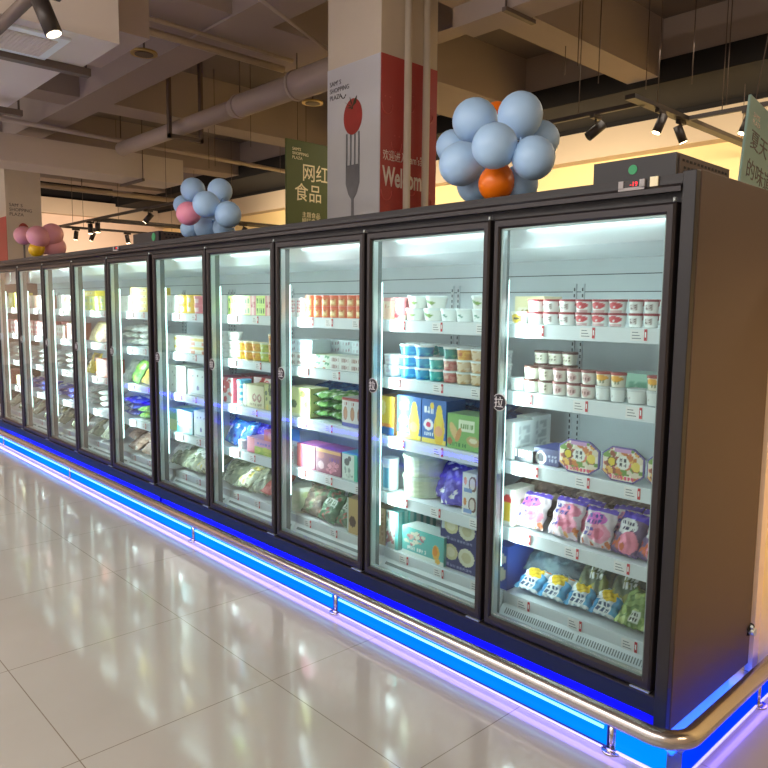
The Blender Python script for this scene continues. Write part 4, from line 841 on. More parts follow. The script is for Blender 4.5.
reg_bag('bag_wheat', 'frozen_bag', 'bag', 'white and straw yellow frozen bag', .16, .2, .06, lambda: Cv(26, 28, C(206, 206, 180)).blobs(20, [C(214, 196, 110), C(230, 230, 220), C(120, 120, 100)], 6, .1), C(196, 196, 166), 18)
reg_bag('bag_red', 'frozen_bag', 'bag', 'coral red frozen bag', .16, .2, .06, lambda: Cv(26, 28, C(214, 110, 104)).blobs(20, [C(196, 80, 80), C(236, 180, 170), C(230, 140, 130)], 6, .1), C(196, 100, 96), 19)
# ---- fifth door and beyond
reg_tub('cup_y', 'dessert_cup', 'cup', 'yellow dessert cup', .095, .066, lambda: Cv(16, 8, C(240, 206, 90)).rect(.3, .2, .7, .8, C(246, 240, 220)), C(236, 200, 70), True, .92)
reg_tub('cup_p', 'dessert_cup', 'cup', 'rose pink dessert cup', .095, .062, lambda: Cv(16, 8, C(226, 140, 150)).rect(.3, .2, .7, .8, C(244, 216, 214)), C(232, 150, 156), True, .92)
reg_box('bx_white', 'carton', 'carton', 'plain white carton', .20, .16, .13, lambda: Cv(16, 12, C(240, 240, 234)).marks(.4, .3, .8, .6, C(214, 210, 200), 3, 1, 3), C(232, 234, 230))
reg_box('bx_wy', 'carton', 'carton', 'white pack with yellow bands', .15, .14, .06, lambda: Cv(18, 10, C(240, 238, 226)).band(.5, .85, C(236, 206, 110)).rect(.6, 0, 1, .4, C(226, 150, 120)), C(236, 232, 214))
reg_box('bx_big', 'carton', 'carton', 'big white carton with small flower marks', .24, .18, .20, lambda: Cv(34, 30, C(236, 238, 228)).disc(.3, .75, .025, .03, C(130, 110, 120)).disc(.4, .62, .025, .03, C(140, 120, 120)).disc(.7, .7, .03, .03, C(110, 110, 120)).disc(.85, .7, .03, .03, C(110, 110, 120)).disc(.7, .25, .05, .06, C(90, 96, 150)).disc(.3, .25, .03, .04, C(140, 140, 120)), C(226, 230, 220))
reg_box('bx_line', 'carton', 'carton', 'white carton with a thin framed logo', .26, .18, .19, lambda: Cv(34, 30, C(226, 234, 232)).rect(.1, .04, .95, .55, C(160, 170, 190)).rect(.13, .07, .92, .52, C(224, 234, 234)).disc(.5, .3, .07, .09, C(100, 96, 170)).disc(.25, .75, .03, .03, C(80, 80, 90)).disc(.5, .78, .03, .03, C(80, 80, 90)).disc(.75, .76, .03, .03, C(80, 80, 90)), C(216, 226, 226))
reg_box('bx_greenp', 'carton', 'carton', 'green and white carton', .11, .15, .17, lambda: Cv(14, 20, C(206, 232, 160)).band(.5, 1, C(130, 206, 150)), C(190, 220, 160))
reg_box('bx_tealwin', 'carton', 'carton', 'teal carton with window panes', .26, .15, .17, lambda: Cv(26, 20, C(190, 214, 220)).rect(.46, 0, .52, 1, C(90, 120, 140)).band(.4, .46, C(90, 120, 140)).band(0, .3, C(90, 196, 196)).rect(.9, 0, 1, 1, C(70, 110, 140)), C(80, 150, 160))
reg_box('bx_yel', 'ice_cream_box', 'box', 'flat yellow box', .34, .16, .048, lambda: Cv(30, 10, C(232, 206, 84)).rect(.25, .3, .75, .75, C(240, 226, 150)).marks(.3, .3, .7, .7, C(170, 120, 60), 4, 1, 3), C(226, 200, 80))
reg_bag('bg_white', 'frozen_bag', 'bag', 'white frosted bag', .17, .2, .05, lambda: Cv(18, 20, C(206, 212, 208)).blobs(20, [C(226, 230, 226), C(170, 180, 176), C(190, 206, 196)], 6, .12), C(196, 204, 200), 20)
reg_bag('bg_yellow', 'snack_bag', 'bag', 'yellow snack bag', .17, .2, .05, lambda: Cv(18, 20, C(232, 200, 60)).blobs(8, [C(140, 110, 50), C(240, 220, 120)], 6, .12), C(214, 190, 70), 21)
reg_bag('bg_blue', 'frozen_bag', 'bag', 'blue and white bag', .19, .22, .05, lambda: Cv(18, 20, C(66, 84, 180)).blobs(10, [C(206, 214, 226), C(50, 60, 150)], 6, .15), C(70, 86, 170), 22)
reg_bag('bg_lime', 'frozen_bag', 'bag', 'bright green bag', .18, .2, .05, lambda: Cv(18, 20, C(110, 180, 70)).blobs(10, [C(170, 214, 80), C(60, 130, 60), C(220, 230, 220)], 6, .14), C(110, 170, 70), 23)
reg_bag('bg_rose', 'frozen_bag', 'bag', 'dusty rose frozen bag', .19, .2, .06, lambda: Cv(18, 20, C(172, 140, 124)).blobs(18, [C(190, 160, 144), C(150, 118, 104), C(206, 196, 180)], 6, .13), C(160, 134, 118), 24)
reg_box('bx_pinkt', 'dessert_tray', 'tray', 'pink flat tray', .24, .16, .05, lambda: Cv(18, 8, C(226, 140, 140)).band(0, .5, C(236, 200, 196)), C(220, 130, 130))
reg_box('bx_ltgrid', 'carton', 'carton', 'white carton with red squares', .24, .15, .13, lambda: Cv(20, 14, C(232, 224, 214)).stripes(4, C(214, 130, 120), .1, .9, .2, .4).stripes(4, C(190, 170, 130), .1, .9, .6, .8), C(216, 200, 190))
reg_box('bx_red', 'carton', 'carton', 'salmon red carton', .22, .15, .16, lambda: Cv(16, 14, C(214, 120, 96)).blobs(10, [C(190, 80, 70), C(232, 170, 130)], 6, .12), C(196, 110, 90))
reg_box('bx_brown', 'carton', 'carton', 'pinkish brown carton', .16, .14, .14, lambda: Cv(16, 16, C(190, 136, 116)).rect(.2, .1, .4, .9, C(120, 110, 80)).rect(.6, .2, .8, .9, C(222, 180, 160)), C(170, 124, 110))
reg_bag('bg_sand', 'snack_bag', 'bag', 'sand coloured snack bag', .2, .2, .06, lambda: Cv(18, 20, C(222, 206, 160)).stripes(4, C(200, 180, 130), .1, .9, .2, .8), C(206, 190, 146), 25)
reg_box('bx_whyel', 'carton', 'carton', 'white carton with yellow food picture', .3, .16, .14, lambda: Cv(24, 16, C(236, 232, 220)).disc(.62, .6, .26, .3, C(240, 190, 50)).disc(.7, .65, .1, .12, C(226, 140, 40)), C(226, 222, 210))
reg_box('bx_yelcol', 'carton', 'carton', 'tall lemon yellow carton', .12, .15, .17, lambda: Cv(14, 18, C(232, 222, 110)).disc(.5, .5, .3, .2, C(240, 240, 190)), C(220, 210, 100))
reg_tub('cup_yg', 'dessert_cup', 'cup', 'yellow green cup', .10, .062, lambda: Cv(16, 8, C(226, 226, 140)).rect(.3, .2, .7, .8, C(190, 206, 170)), C(226, 226, 120), True, .95)

DOOR = ['nearest', 'second-nearest', 'third-nearest', 'fourth-nearest', 'fifth-nearest', 'sixth-nearest', 'seventh-nearest', 'eighth-nearest', 'ninth-nearest', 'farthest']
SHELF = ['top', 'second', 'third', 'fourth', 'bottom']
ORD = ['first', 'second', 'third', 'fourth', 'fifth', 'sixth', 'seventh', 'eighth', 'ninth', 'tenth']
LAYERS = {1: [''], 2: ['lower', 'upper'], 3: ['lowest', 'middle', 'highest'], 4: ['lowest', 'lower-middle', 'upper-middle', 'highest'], 5: ['lowest', 'second', 'middle', 'fourth', 'highest']}
seen = {}
def instance(kind):
    K = KIND[kind]
    if K['proto'] is None: K['proto'] = K['fn'](); return K['proto']
    return copy_tree(K['proto'])
def put(kind, door, shelf, x0, x1, n, layers, y, mode='stand', skip=(), rows=1, dz=0.0):
    K = KIND[kind]; rr = random.Random(int(abs(x0) * 977 + shelf * 31 + door * 7 + len(kind)))
    pitch = (x1 - x0) / n; z = SH[shelf] + 0.001 + dz
    grp = '%s on the %s shelf behind the %s door' % (KIND[kind]['name'].replace('_', ' ') + 's', SHELF[shelf], DOOR[door])
    for row in range(rows):
        for l in range(layers):
            for k in range(n):
                if (k, l) in skip: continue
                o = instance(kind); x = x0 + pitch * (k + .5)
                s = pitch / K['w']
                if mode == 'stand':
                    s = min(1.25, max(.6, s)) * 0.985
                    yy = y + (K['w'] * s / 2 if K['name'].endswith(('tub', 'can', 'cup')) else 0) + row * (K['w'] * 1.02)
                    o.location = (x, yy, z + l * (K['h'] + 0.0005)); o.scale = (s, s, 1) if K['name'].endswith(('tub', 'can', 'cup')) else (s, 1, 1)
                    o.rotation_euler = (0, 0, 0)
                elif mode == 'lean':                                  # bags leaning back
                    a = math.radians(rr.uniform(24, 34)); s = min(1.2, s * 1.07)
                    o.location = (x, y + 0.014 + row * 0.06 + 0.004 * (k % 2), z + 0.010); o.scale = (s, 1, 1); o.rotation_euler = (-a, rr.uniform(-.10, .10), rr.uniform(-.12, .12))
                elif mode == 'slope':                                 # bags lying back on the pile
                    a = math.radians(rr.uniform(50, 62)); s = min(1.2, max(.7, s * 1.0))
                    o.location = (x, y + 0.015 + row * 0.05, z + 0.030 + l * 0.035); o.scale = (s, 1, 1); o.rotation_euler = (-a, rr.uniform(-.05, .05), rr.uniform(-.16, .16))
                elif mode == 'flat':                                  # lying flat in the pile
                    o.location = (x, y, z + 0.032 + l * 0.052); o.scale = (min(1.3, max(.8, s)), 1, .95); o.rotation_euler = (math.radians(-84 + rr.uniform(-4, 4)), rr.uniform(-.04, .04), rr.uniform(-.15, .15))
                pos = (' ' + ORD[k] + ' from left') if n > 1 else ''
                lay = (' ' + LAYERS[layers][l] + ' layer') if layers > 1 else ''
                lab = '%s,%s%s, %s shelf, %s door' % (K['desc'], pos, lay, SHELF[shelf], DOOR[door])
                c = seen.get(lab, 0); seen[lab] = c + 1
                if c: lab = lab.replace(' shelf,', ' shelf ' + ('rear,' if c == 1 else 'far rear,'))
                tag(o, lab, K['cat'], grp)
for row_ in [
    ('cart_cream', 0, 0, -0.926, -0.745, 1, 1, 0.36),
    ('tub_yel', 0, 0, -0.816, -0.731, 1, 1, 0.17),
    ('tub_red', 0, 0, -0.729, -0.497, 3, 2, 0.17),
    ('tub_redl', 0, 0, -0.497, -0.275, 3, 2, 0.17),
    ('tub_red', 0, 0, -0.263, -0.081, 3, 2, 0.17),
    ('t_white', 0, 1, -0.882, -0.81, 1, 3, 0.17),
    ('tub_plain', 0, 1, -0.81, -0.736, 1, 1, 0.17),
    ('tub_brown', 0, 1, -0.736, -0.589, 2, 2, 0.17),
    ('tub_pinkl', 0, 1, -0.589, -0.389, 3, 2, 0.17),
    ('tub_plain', 0, 1, -0.389, -0.261, 2, 1, 0.17),
    ('tub_orange', 0, 1, -0.389, -0.261, 2, 1, 0.17, {'dz': 0.0565}),
    ('tub_plain', 0, 1, -0.261, -0.176, 1, 1, 0.17),
    ('tub_plain', 0, 1, -0.177, -0.114, 1, 1, 0.172),
    ('tub_orange', 0, 1, -0.177, -0.114, 1, 1, 0.172, {'dz': 0.0565}),
    ('tub_brown', 0, 1, -0.791, -0.574, 3, 3, 0.32),
    ('cart_mint', 0, 1, -0.375, -0.16, 1, 1, 0.34),
    ('cart_white', 0, 2, -0.833, -0.756, 1, 1, 0.17),
    ('cart_white', 0, 2, -0.898, -0.785, 1, 1, 0.36),
    ('tray_cups', 0, 2, -0.751, -0.656, 1, 1, 0.17),
    ('box_navy', 0, 2, -0.665, -0.54, 1, 1, 0.19),
    ('tray_oct', 0, 2, -0.529, -0.336, 1, 1, 0.165),
    ('tray_oct', 0, 2, -0.332, -0.149, 1, 1, 0.165),
    ('tray_oct', 0, 2, -0.145, 0.014, 1, 1, 0.165),
    ('box_yw', 0, 3, -0.822, -0.745, 1, 1, 0.17),
    ('bag_pink', 0, 3, -0.759, -0.607, 1, 1, 0.175, {'mode': 'lean'}),
    ('bag_pink2', 0, 3, -0.602, -0.427, 1, 1, 0.175, {'mode': 'lean'}),
    ('bag_pink2', 0, 3, -0.513, -0.39, 1, 1, 0.22, {'mode': 'lean'}),
    ('bag_pink', 0, 3, -0.416, -0.291, 1, 1, 0.165, {'mode': 'lean'}),
    ('bag_pink3', 0, 3, -0.29, -0.18, 1, 1, 0.17, {'mode': 'lean'}),
    ('bag_pink3', 0, 3, -0.18, -0.061, 1, 1, 0.17, {'mode': 'lean'}),
    ('bag_pink2', 0, 3, -0.35, -0.112, 2, 1, 0.26, {'mode': 'lean'}),
    ('bag_brown', 0, 3, -0.898, -0.169, 3, 3, 0.36, {'mode': 'flat'}),
    ('bag_brown', 0, 3, -0.853, -0.132, 3, 1, 0.3, {'mode': 'slope', 'dz': 0.04}),
    ('box_blue_art', 0, 4, -0.846, -0.772, 1, 1, 0.17),
    ('bag_yellow', 0, 4, -0.741, -0.493, 2, 1, 0.165, {'mode': 'slope'}),
    ('bag_yellow', 0, 4, -0.49, -0.26, 2, 1, 0.175, {'mode': 'slope'}),
    ('bag_green', 0, 4, -0.255, -0.027, 2, 1, 0.165, {'mode': 'slope'}),
    ('bag_teal', 0, 4, -0.774, -0.463, 1, 1, 0.27, {'mode': 'slope', 'dz': 0.05}),
    ('bag_olive', 0, 4, -0.489, -0.181, 2, 1, 0.25, {'mode': 'slope', 'dz': 0.04}),
    ('bag_green', 0, 4, -0.197, -0.097, 1, 1, 0.28, {'mode': 'slope', 'dz': 0.03}),
    ('bag_teal', 0, 4, -0.899, -0.259, 2, 2, 0.4, {'mode': 'flat'}),
    ('bag_olive', 0, 4, -0.456, -0.182, 2, 2, 0.42, {'mode': 'flat'}),
    ('can_pale', 1, 0, -1.636, -1.546, 1, 1, 0.17),
    ('can_pink', 1, 0, -1.567, -1.494, 1, 1, 0.19),
    ('can_pink', 1, 0, -1.644, -1.467, 2, 1, 0.3),
    ('bowl_green', 1, 0, -1.48, -1.235, 2, 1, 0.17),
    ('bowl_white', 1, 0, -1.235, -0.943, 3, 1, 0.17),
    ('bowl_green', 1, 0, -1.466, -1.222, 2, 1, 0.17, {'dz': 0.0605}),
    ('bowl_green', 1, 0, -1.048, -0.943, 1, 1, 0.17, {'dz': 0.0605}),
    ('t_white', 1, 1, -1.632, -1.519, 1, 2, 0.17),
    ('t_blue', 1, 1, -1.512, -1.404, 1, 3, 0.17),
    ('t_blue', 1, 1, -1.404, -1.301, 1, 3, 0.17),
    ('t_aqua', 1, 1, -1.301, -1.215, 1, 2, 0.17),
    ('t_pink', 1, 1, -1.208, -1.125, 1, 2, 0.17),
    ('t_cream', 1, 1, -1.125, -1.039, 1, 2, 0.17),
    ('t_cream', 1, 1, -1.039, -0.951, 1, 2, 0.17),
    ('t_tealg', 1, 1, -1.208, -1.125, 1, 1, 0.17, {'dz': 0.1125}),
    ('t_orange', 1, 1, -1.125, -1.039, 1, 1, 0.17, {'dz': 0.1125}),
    ('t_cream', 1, 1, -1.039, -0.951, 1, 1, 0.17, {'dz': 0.1125}),
    ('t_aqua', 1, 1, -1.598, -1.025, 5, 3, 0.29),
    ('box_yel2', 1, 2, -1.635, -1.514, 1, 1, 0.17),
    ('box_cone', 1, 2, -1.492, -1.321, 1, 1, 0.17),
    ('box_cone', 1, 2, -1.317, -1.155, 1, 1, 0.17),
    ('box_green', 1, 2, -1.144, -0.937, 1, 1, 0.165),
    ('bag_blue', 1, 2, -1.532, -1.026, 3, 3, 0.42, {'mode': 'flat'}),
    ('bag_blue', 1, 2, -1.377, -1.048, 2, 1, 0.37, {'mode': 'flat', 'dz': 0.14}),
    ('can_wb', 1, 3, -1.631, -1.531, 1, 1, 0.17),
    ('cake_tub', 1, 3, -1.524, -1.273, 1, 2, 0.17),
    ('bag_olive', 1, 3, -1.411, -1.264, 1, 2, 0.3, {'mode': 'flat'}),
    ('bag_violet', 1, 3, -1.204, -1.038, 1, 1, 0.19, {'mode': 'lean'}),
    ('bag_violet', 1, 3, -1.319, -1.151, 1, 1, 0.24, {'mode': 'lean'}),
    ('box_wht2', 1, 3, -1.041, -0.957, 1, 2, 0.165),
    ('box_beige', 1, 4, -1.643, -1.564, 1, 1, 0.17),
    ('box_tealw', 1, 4, -1.564, -1.473, 1, 1, 0.17),
    ('box_tealw', 1, 4, -1.545, -1.455, 1, 1, 0.24),
    ('box_tealbig', 1, 4, -1.444, -1.152, 1, 1, 0.17),
    ('box_dump', 1, 4, -1.197, -0.968, 1, 2, 0.19),
    ('pk_redw', 2, 0, -2.431, -2.291, 2, 1, 0.17),
    ('can_orange', 2, 0, -2.291, -1.769, 7, 2, 0.17),
    ('pk_choc', 2, 1, -2.443, -2.205, 3, 2, 0.17),
    ('pk_grn', 2, 1, -2.205, -2.039, 2, 2, 0.17),
    ('pk_choc', 2, 1, -2.039, -1.783, 3, 2, 0.17),
    ('pk_ice', 2, 1, -2.443, -2.205, 3, 2, 0.17, {'dz': 0.08}),
    ('pk_ice', 2, 1, -2.428, -1.96, 5, 2, 0.34, {'dz': 0.0}),
    ('pk_ice', 2, 1, -2.348, -1.96, 4, 2, 0.34, {'dz': 0.08}),
    ('box_peng', 2, 2, -2.456, -2.225, 1, 1, 0.17),
    ('bag_veg', 2, 2, -2.251, -1.956, 2, 3, 0.19, {'mode': 'flat'}),
    ('bag_blue', 2, 2, -2.555, -2.066, 2, 3, 0.42, {'mode': 'flat'}),
    ('box_dog', 2, 2, -1.932, -1.755, 3, 1, 0.17),
    ('box_sky', 2, 3, -2.574, -2.447, 1, 1, 0.26),
    ('pk_redw', 2, 3, -2.448, -2.386, 1, 1, 0.17),
    ('box_rose', 2, 3, -2.355, -2.177, 1, 1, 0.17),
    ('box_maroon', 2, 3, -2.172, -1.939, 1, 1, 0.17),
    ('box_tealp', 2, 3, -1.93, -1.801, 1, 1, 0.17),
    ('jar_cream', 2, 4, -2.471, -2.316, 1, 1, 0.17),
    ('bag_choc', 2, 4, -2.36, -2.142, 1, 1, 0.18, {'mode': 'lean'}),
    ('bag_choc', 2, 4, -2.49, -2.265, 1, 1, 0.26, {'mode': 'lean'}),
    ('bag_fern', 2, 4, -2.174, -1.864, 2, 1, 0.175, {'mode': 'lean'}),
    ('bag_fern', 2, 4, -2.239, -1.888, 2, 1, 0.24, {'mode': 'lean'}),
    ('box_tan', 2, 4, -1.884, -1.79, 1, 1, 0.17),
    ('bx_white', 3, 0, -3.285, -3.14, 1, 1, 0.17),
    ('box_lime', 3, 0, -3.128, -2.99, 1, 2, 0.17),
    ('box_lime', 3, 0, -2.99, -2.858, 1, 2, 0.17),
    ('box_pinkc', 3, 0, -2.858, -2.788, 1, 1, 0.17),
    ('box_lime', 3, 0, -2.788, -2.687, 1, 2, 0.17),
    ('box_pinkc', 3, 0, -2.687, -2.61, 1, 1, 0.17),
    ('c_white', 3, 1, -3.28, -3.071, 2, 3, 0.17),
    ('c_yellow', 3, 1, -3.071, -2.972, 1, 2, 0.17),
    ('c_amber', 3, 1, -2.972, -2.782, 2, 2, 0.17),
    ('c_lime', 3, 1, -2.782, -2.691, 1, 2, 0.17),
    ('c_amber', 3, 1, -2.691, -2.602, 1, 3, 0.17),
    ('box_redw', 3, 2, -3.302, -3.066, 1, 1, 0.17),
    ('can_stripe', 3, 2, -3.066, -2.966, 1, 1, 0.17),
    ('box_sand', 3, 2, -2.954, -2.706, 1, 1, 0.17),
    ('box_leaf', 3, 2, -2.701, -2.606, 1, 1, 0.17),
    ('box_redw', 3, 2, -3.373, -2.856, 2, 1, 0.34),
    ('bag_azure', 3, 3, -3.264, -2.943, 2, 1, 0.19, {'mode': 'lean'}),
    ('cup_white', 3, 3, -3.04, -2.964, 1, 1, 0.165),
    ('box_pg', 3, 3, -2.911, -2.609, 1, 1, 0.17),
    ('bag_indigo', 3, 3, -3.215, -2.84, 2, 1, 0.24, {'mode': 'lean'}),
    ('box_coral', 3, 3, -2.703, -2.569, 1, 1, 0.165, {'dz': 0.102}),
    ('bag_grey', 3, 4, -3.32, -2.715, 3, 1, 0.17, {'mode': 'slope'}),
    ('bag_grey', 3, 4, -3.403, -2.765, 2, 1, 0.25, {'mode': 'slope', 'dz': 0.05}),
    ('bag_red', 3, 4, -2.801, -2.561, 1, 1, 0.165, {'mode': 'slope', 'dz': 0.02}),
    ('bag_wheat', 3, 4, -3.098, -2.897, 1, 1, 0.165, {'mode': 'slope', 'dz': 0.02}),
    ('bx_white', 4, 0, -4.077, -3.85, 1, 1, 0.17),
    ('cup_y', 4, 0, -3.85, -3.637, 2, 2, 0.17),
    ('cup_p', 4, 0, -3.637, -3.407, 2, 2, 0.17),
    ('bx_white', 4, 1, -4.092, -3.911, 1, 1, 0.17),
    ('bx_wy', 4, 1, -3.911, -3.431, 3, 2, 0.17),
    ('bx_big', 4, 2, -4.057, -3.721, 1, 1, 0.17),
    ('bx_line', 4, 2, -3.706, -3.413, 1, 1, 0.17),
    ('bx_greenp', 4, 3, -4.022, -3.891, 1, 1, 0.17),
    ('bx_tealwin', 4, 3, -3.891, -3.642, 1, 1, 0.17),
    ('bx_line', 4, 3, -3.627, -3.423, 1, 1, 0.17),
    ('bag_grey', 4, 4, -4.087, -3.433, 3, 1, 0.17, {'mode': 'slope'}),
    ('bg_white', 4, 4, -4.215, -3.575, 2, 1, 0.25, {'mode': 'slope', 'dz': 0.05}),
    ('bag_wheat', 4, 4, -3.69, -3.452, 1, 1, 0.165, {'mode': 'slope', 'dz': 0.02}),
    ('bx_white', 5, 0, -4.872, -4.653, 1, 1, 0.17),
    ('bx_yel', 5, 0, -4.653, -4.266, 1, 4, 0.17),
    ('bg_white', 5, 1, -4.944, -4.346, 2, 3, 0.2, {'mode': 'flat'}),
    ('bg_white', 5, 2, -4.918, -4.756, 1, 1, 0.18, {'mode': 'lean'}),
    ('bg_lime', 5, 2, -4.796, -4.58, 1, 1, 0.18, {'mode': 'lean'}),
    ('bg_yellow', 5, 2, -4.599, -4.321, 1, 1, 0.18, {'mode': 'lean'}),
    ('bg_blue', 5, 3, -4.943, -4.621, 1, 3, 0.19, {'mode': 'flat'}),
    ('bg_lime', 5, 3, -4.679, -4.341, 1, 2, 0.19, {'mode': 'flat'}),
    ('bg_blue', 5, 3, -4.956, -4.659, 1, 1, 0.34, {'mode': 'lean'}),
    ('bg_rose', 5, 4, -4.875, -4.315, 2, 1, 0.17, {'mode': 'slope'}),
    ('bg_rose', 5, 4, -5.086, -4.506, 2, 1, 0.26, {'mode': 'slope', 'dz': 0.05}),
    ('bx_yel', 6, 0, -5.81, -5.47, 1, 1, 0.2, {'dz': 0.13}),
    ('cup_yg', 6, 0, -5.728, -5.103, 5, 2, 0.17),
    ('bg_sand', 6, 1, -5.684, -5.398, 1, 1, 0.18, {'mode': 'lean'}),
    ('bg_rose', 6, 1, -5.446, -5.153, 1, 1, 0.19, {'mode': 'lean'}),
    ('bg_yellow', 6, 2, -5.762, -5.494, 1, 1, 0.18, {'mode': 'lean'}),
    ('bx_red', 6, 2, -5.468, -5.128, 1, 1, 0.17),
    ('bg_white', 6, 3, -5.817, -5.201, 2, 3, 0.19, {'mode': 'flat'}),
    ('bag_grey', 6, 4, -5.792, -5.131, 2, 1, 0.17, {'mode': 'slope'}),
    ('bg_white', 6, 4, -6.007, -5.326, 2, 1, 0.25, {'mode': 'slope', 'dz': 0.05}),
    ('bx_whyel', 7, 0, -6.395, -5.932, 1, 1, 0.17),
    ('bx_pinkt', 7, 1, -7.214, -6.548, 2, 3, 0.36),
    ('bx_ltgrid', 7, 1, -6.574, -6.148, 1, 1, 0.17),
    ('bx_red', 7, 1, -6.148, -5.909, 1, 1, 0.17),
    ('bg_lime', 7, 1, -6.43, -6.206, 1, 1, 0.2, {'mode': 'lean', 'dz': -0.0}),
    ('bg_white', 7, 2, -6.67, -5.995, 2, 3, 0.19, {'mode': 'flat'}),
    ('bg_blue', 7, 3, -6.705, -6.024, 2, 2, 0.19, {'mode': 'flat'}),
    ('bag_grey', 7, 4, -6.68, -5.946, 2, 1, 0.17, {'mode': 'slope'}),
    ('bag_olive', 7, 4, -6.953, -6.194, 2, 1, 0.26, {'mode': 'slope', 'dz': 0.05}),
    ('bx_brown', 8, 0, -7.368, -6.812, 3, 1, 0.17),
    ('bx_pinkt', 8, 1, -7.479, -6.817, 2, 3, 0.17),
    ('bg_white', 8, 2, -7.554, -6.854, 2, 3, 0.19, {'mode': 'flat'}),
    ('bg_blue', 8, 3, -7.56, -6.891, 2, 2, 0.19, {'mode': 'flat'}),
    ('bag_grey', 8, 4, -7.499, -6.741, 2, 1, 0.17, {'mode': 'slope'}),
    ('bx_white', 9, 0, -8.346, -8.027, 1, 1, 0.17),
    ('bx_yelcol', 9, 0, -8.027, -7.579, 2, 1, 0.17),
    ('bx_pinkt', 9, 1, -8.394, -7.621, 2, 3, 0.17),
    ('bg_white', 9, 2, -8.52, -7.698, 2, 3, 0.19, {'mode': 'flat'}),
    ('bx_red', 9, 3, -8.329, -7.934, 1, 1, 0.17),
    ('bx_wy', 9, 3, -7.934, -7.564, 1, 2, 0.17),
    ('bag_grey', 9, 4, -8.378, -7.535, 2, 1, 0.17, {'mode': 'slope'}),
]:
    put(*row_[:8], **(row_[8] if len(row_) > 8 else {}))

# ================================================================ BALLOONS
def balloon_mesh(r, m):
    V, F = [], []
    n, s = 16, 24
    for j in range(n + 1):
        t = math.pi * j / n; rr_ = math.sin(t) * r; z = -math.cos(t) * r * 1.04
        if z < 0: rr_ *= 1 - 0.10 * (abs(z) / r) ** 2; z *= 1.08
        for i in range(s): V.append((max(rr_, 0.004) * math.cos(2 * math.pi * i / s), max(rr_, 0.004) * math.sin(2 * math.pi * i / s), z))
    for j in range(n):
        for i in range(s): F.append((j * s + i, j * s + (i + 1) % s, (j + 1) * s + (i + 1) % s, (j + 1) * s + i))
    F.append(tuple(reversed(range(s)))); F.append(tuple(range(n * s, n * s + s)))
    b0 = len(V); z0 = -r * 1.04 * 1.08
    for (q, z) in ((0.006, z0 + .002), (0.005, z0 - .008), (0.011, z0 - .02)):
        for i in range(8): V.append((q * math.cos(2 * math.pi * i / 8), q * math.sin(2 * math.pi * i / 8), z))
    for j in range(2):
        for i in range(8): F.append((b0 + j * 8 + i, b0 + j * 8 + (i + 1) % 8, b0 + (j + 1) * 8 + (i + 1) % 8, b0 + (j + 1) * 8 + i))
    me = bpy.data.meshes.new('balloon'); me.from_pydata(V, [], F); me.materials.append(M[m]); me.polygons.foreach_set('use_smooth', [True] * len(F)); me.update(); return me
for label, cen, items in [('cluster of large light blue balloons with an orange one at its foot', (-0.852, 0.28, 2.3), [(-1.164, 0.34, 2.418, 0.106, 'b_blue'),
  (-0.874, 0.3, 2.384, 0.099, 'b_blue'),
  (-0.852, 0.1, 2.22, 0.095, 'b_blue'),
  (-1.123, 0.2, 2.196, 0.099, 'b_blue'),
  (-0.724, 0.2, 2.167, 0.09, 'b_blue'),
  (-0.877, 0.46, 2.306, 0.087, 'b_blue'),
  (-1.397, 0.45, 2.351, 0.086, 'b_blue'),
  (-1.149, 0.34, 2.126, 0.09, 'b_blue'),
  (-0.893, 0.34, 2.097, 0.081, 'b_blue'),
  (-0.932, 0.22, 2.091, 0.079, 'b_orange'),
  (-1.177, 0.52, 2.481, 0.064, 'b_orange'),
  (-1.092, 0.42, 2.287, 0.09, 'b_blue')]), ('cluster of light blue balloons with a single pink one', (-3.34, 0.28, 2.2), [(-3.892, 0.34, 2.393, 0.091, 'b_blue'),
  (-3.501, 0.34, 2.344, 0.087, 'b_blue'),
  (-3.34, 0.14, 2.215, 0.089, 'b_blue'),
  (-3.246, 0.25, 2.15, 0.09, 'b_blue'),
  (-3.591, 0.14, 2.176, 0.083, 'b_pink'),
  (-4.167, 0.4, 2.314, 0.075, 'b_blue'),
  (-3.692, 0.34, 2.106, 0.094, 'b_blue'),
  (-3.874, 0.3, 2.101, 0.071, 'b_blue'),
  (-3.487, 0.36, 2.086, 0.079, 'b_blue'),
  (-3.9, 0.45, 2.242, 0.084, 'b_blue')]), ('cluster of dusty pink balloons with a small yellow one', (-6.817, 0.25, 2.15), [(-7.62, 0.25, 2.284, 0.103, 'b_rose'),
  (-6.817, 0.15, 2.217, 0.108, 'b_rose'),
  (-6.85, 0.3, 2.25, 0.113, 'b_rose'),
  (-6.894, 0.34, 2.126, 0.11, 'b_rose'),
  (-6.849, 0.14, 2.085, 0.075, 'b_yellow'),
  (-7.42, 0.4, 2.178, 0.106, 'b_rose')])]:
    root = empty('balloon_cluster', cen); tag(root, label, 'balloons', 'balloon clusters on the freezer roof')
    for (x, y, z, r, m) in items:
        o = new_obj('balloon', balloon_mesh(r, m), root); o.location = Vector((x, y, z)) - Vector(cen)
        d = Vector((x, y, z)) - Vector(cen)
        if d.length > 0.02: o.rotation_euler = d.to_track_quat('Z', 'Y').to_euler()
        if m in ('b_orange', 'b_yellow'): o['label'] = 'small orange balloon' if m == 'b_orange' else 'small yellow balloon'
        if m == 'b_pink' and 'blue' in label: o['label'] = 'pink balloon among blue ones'

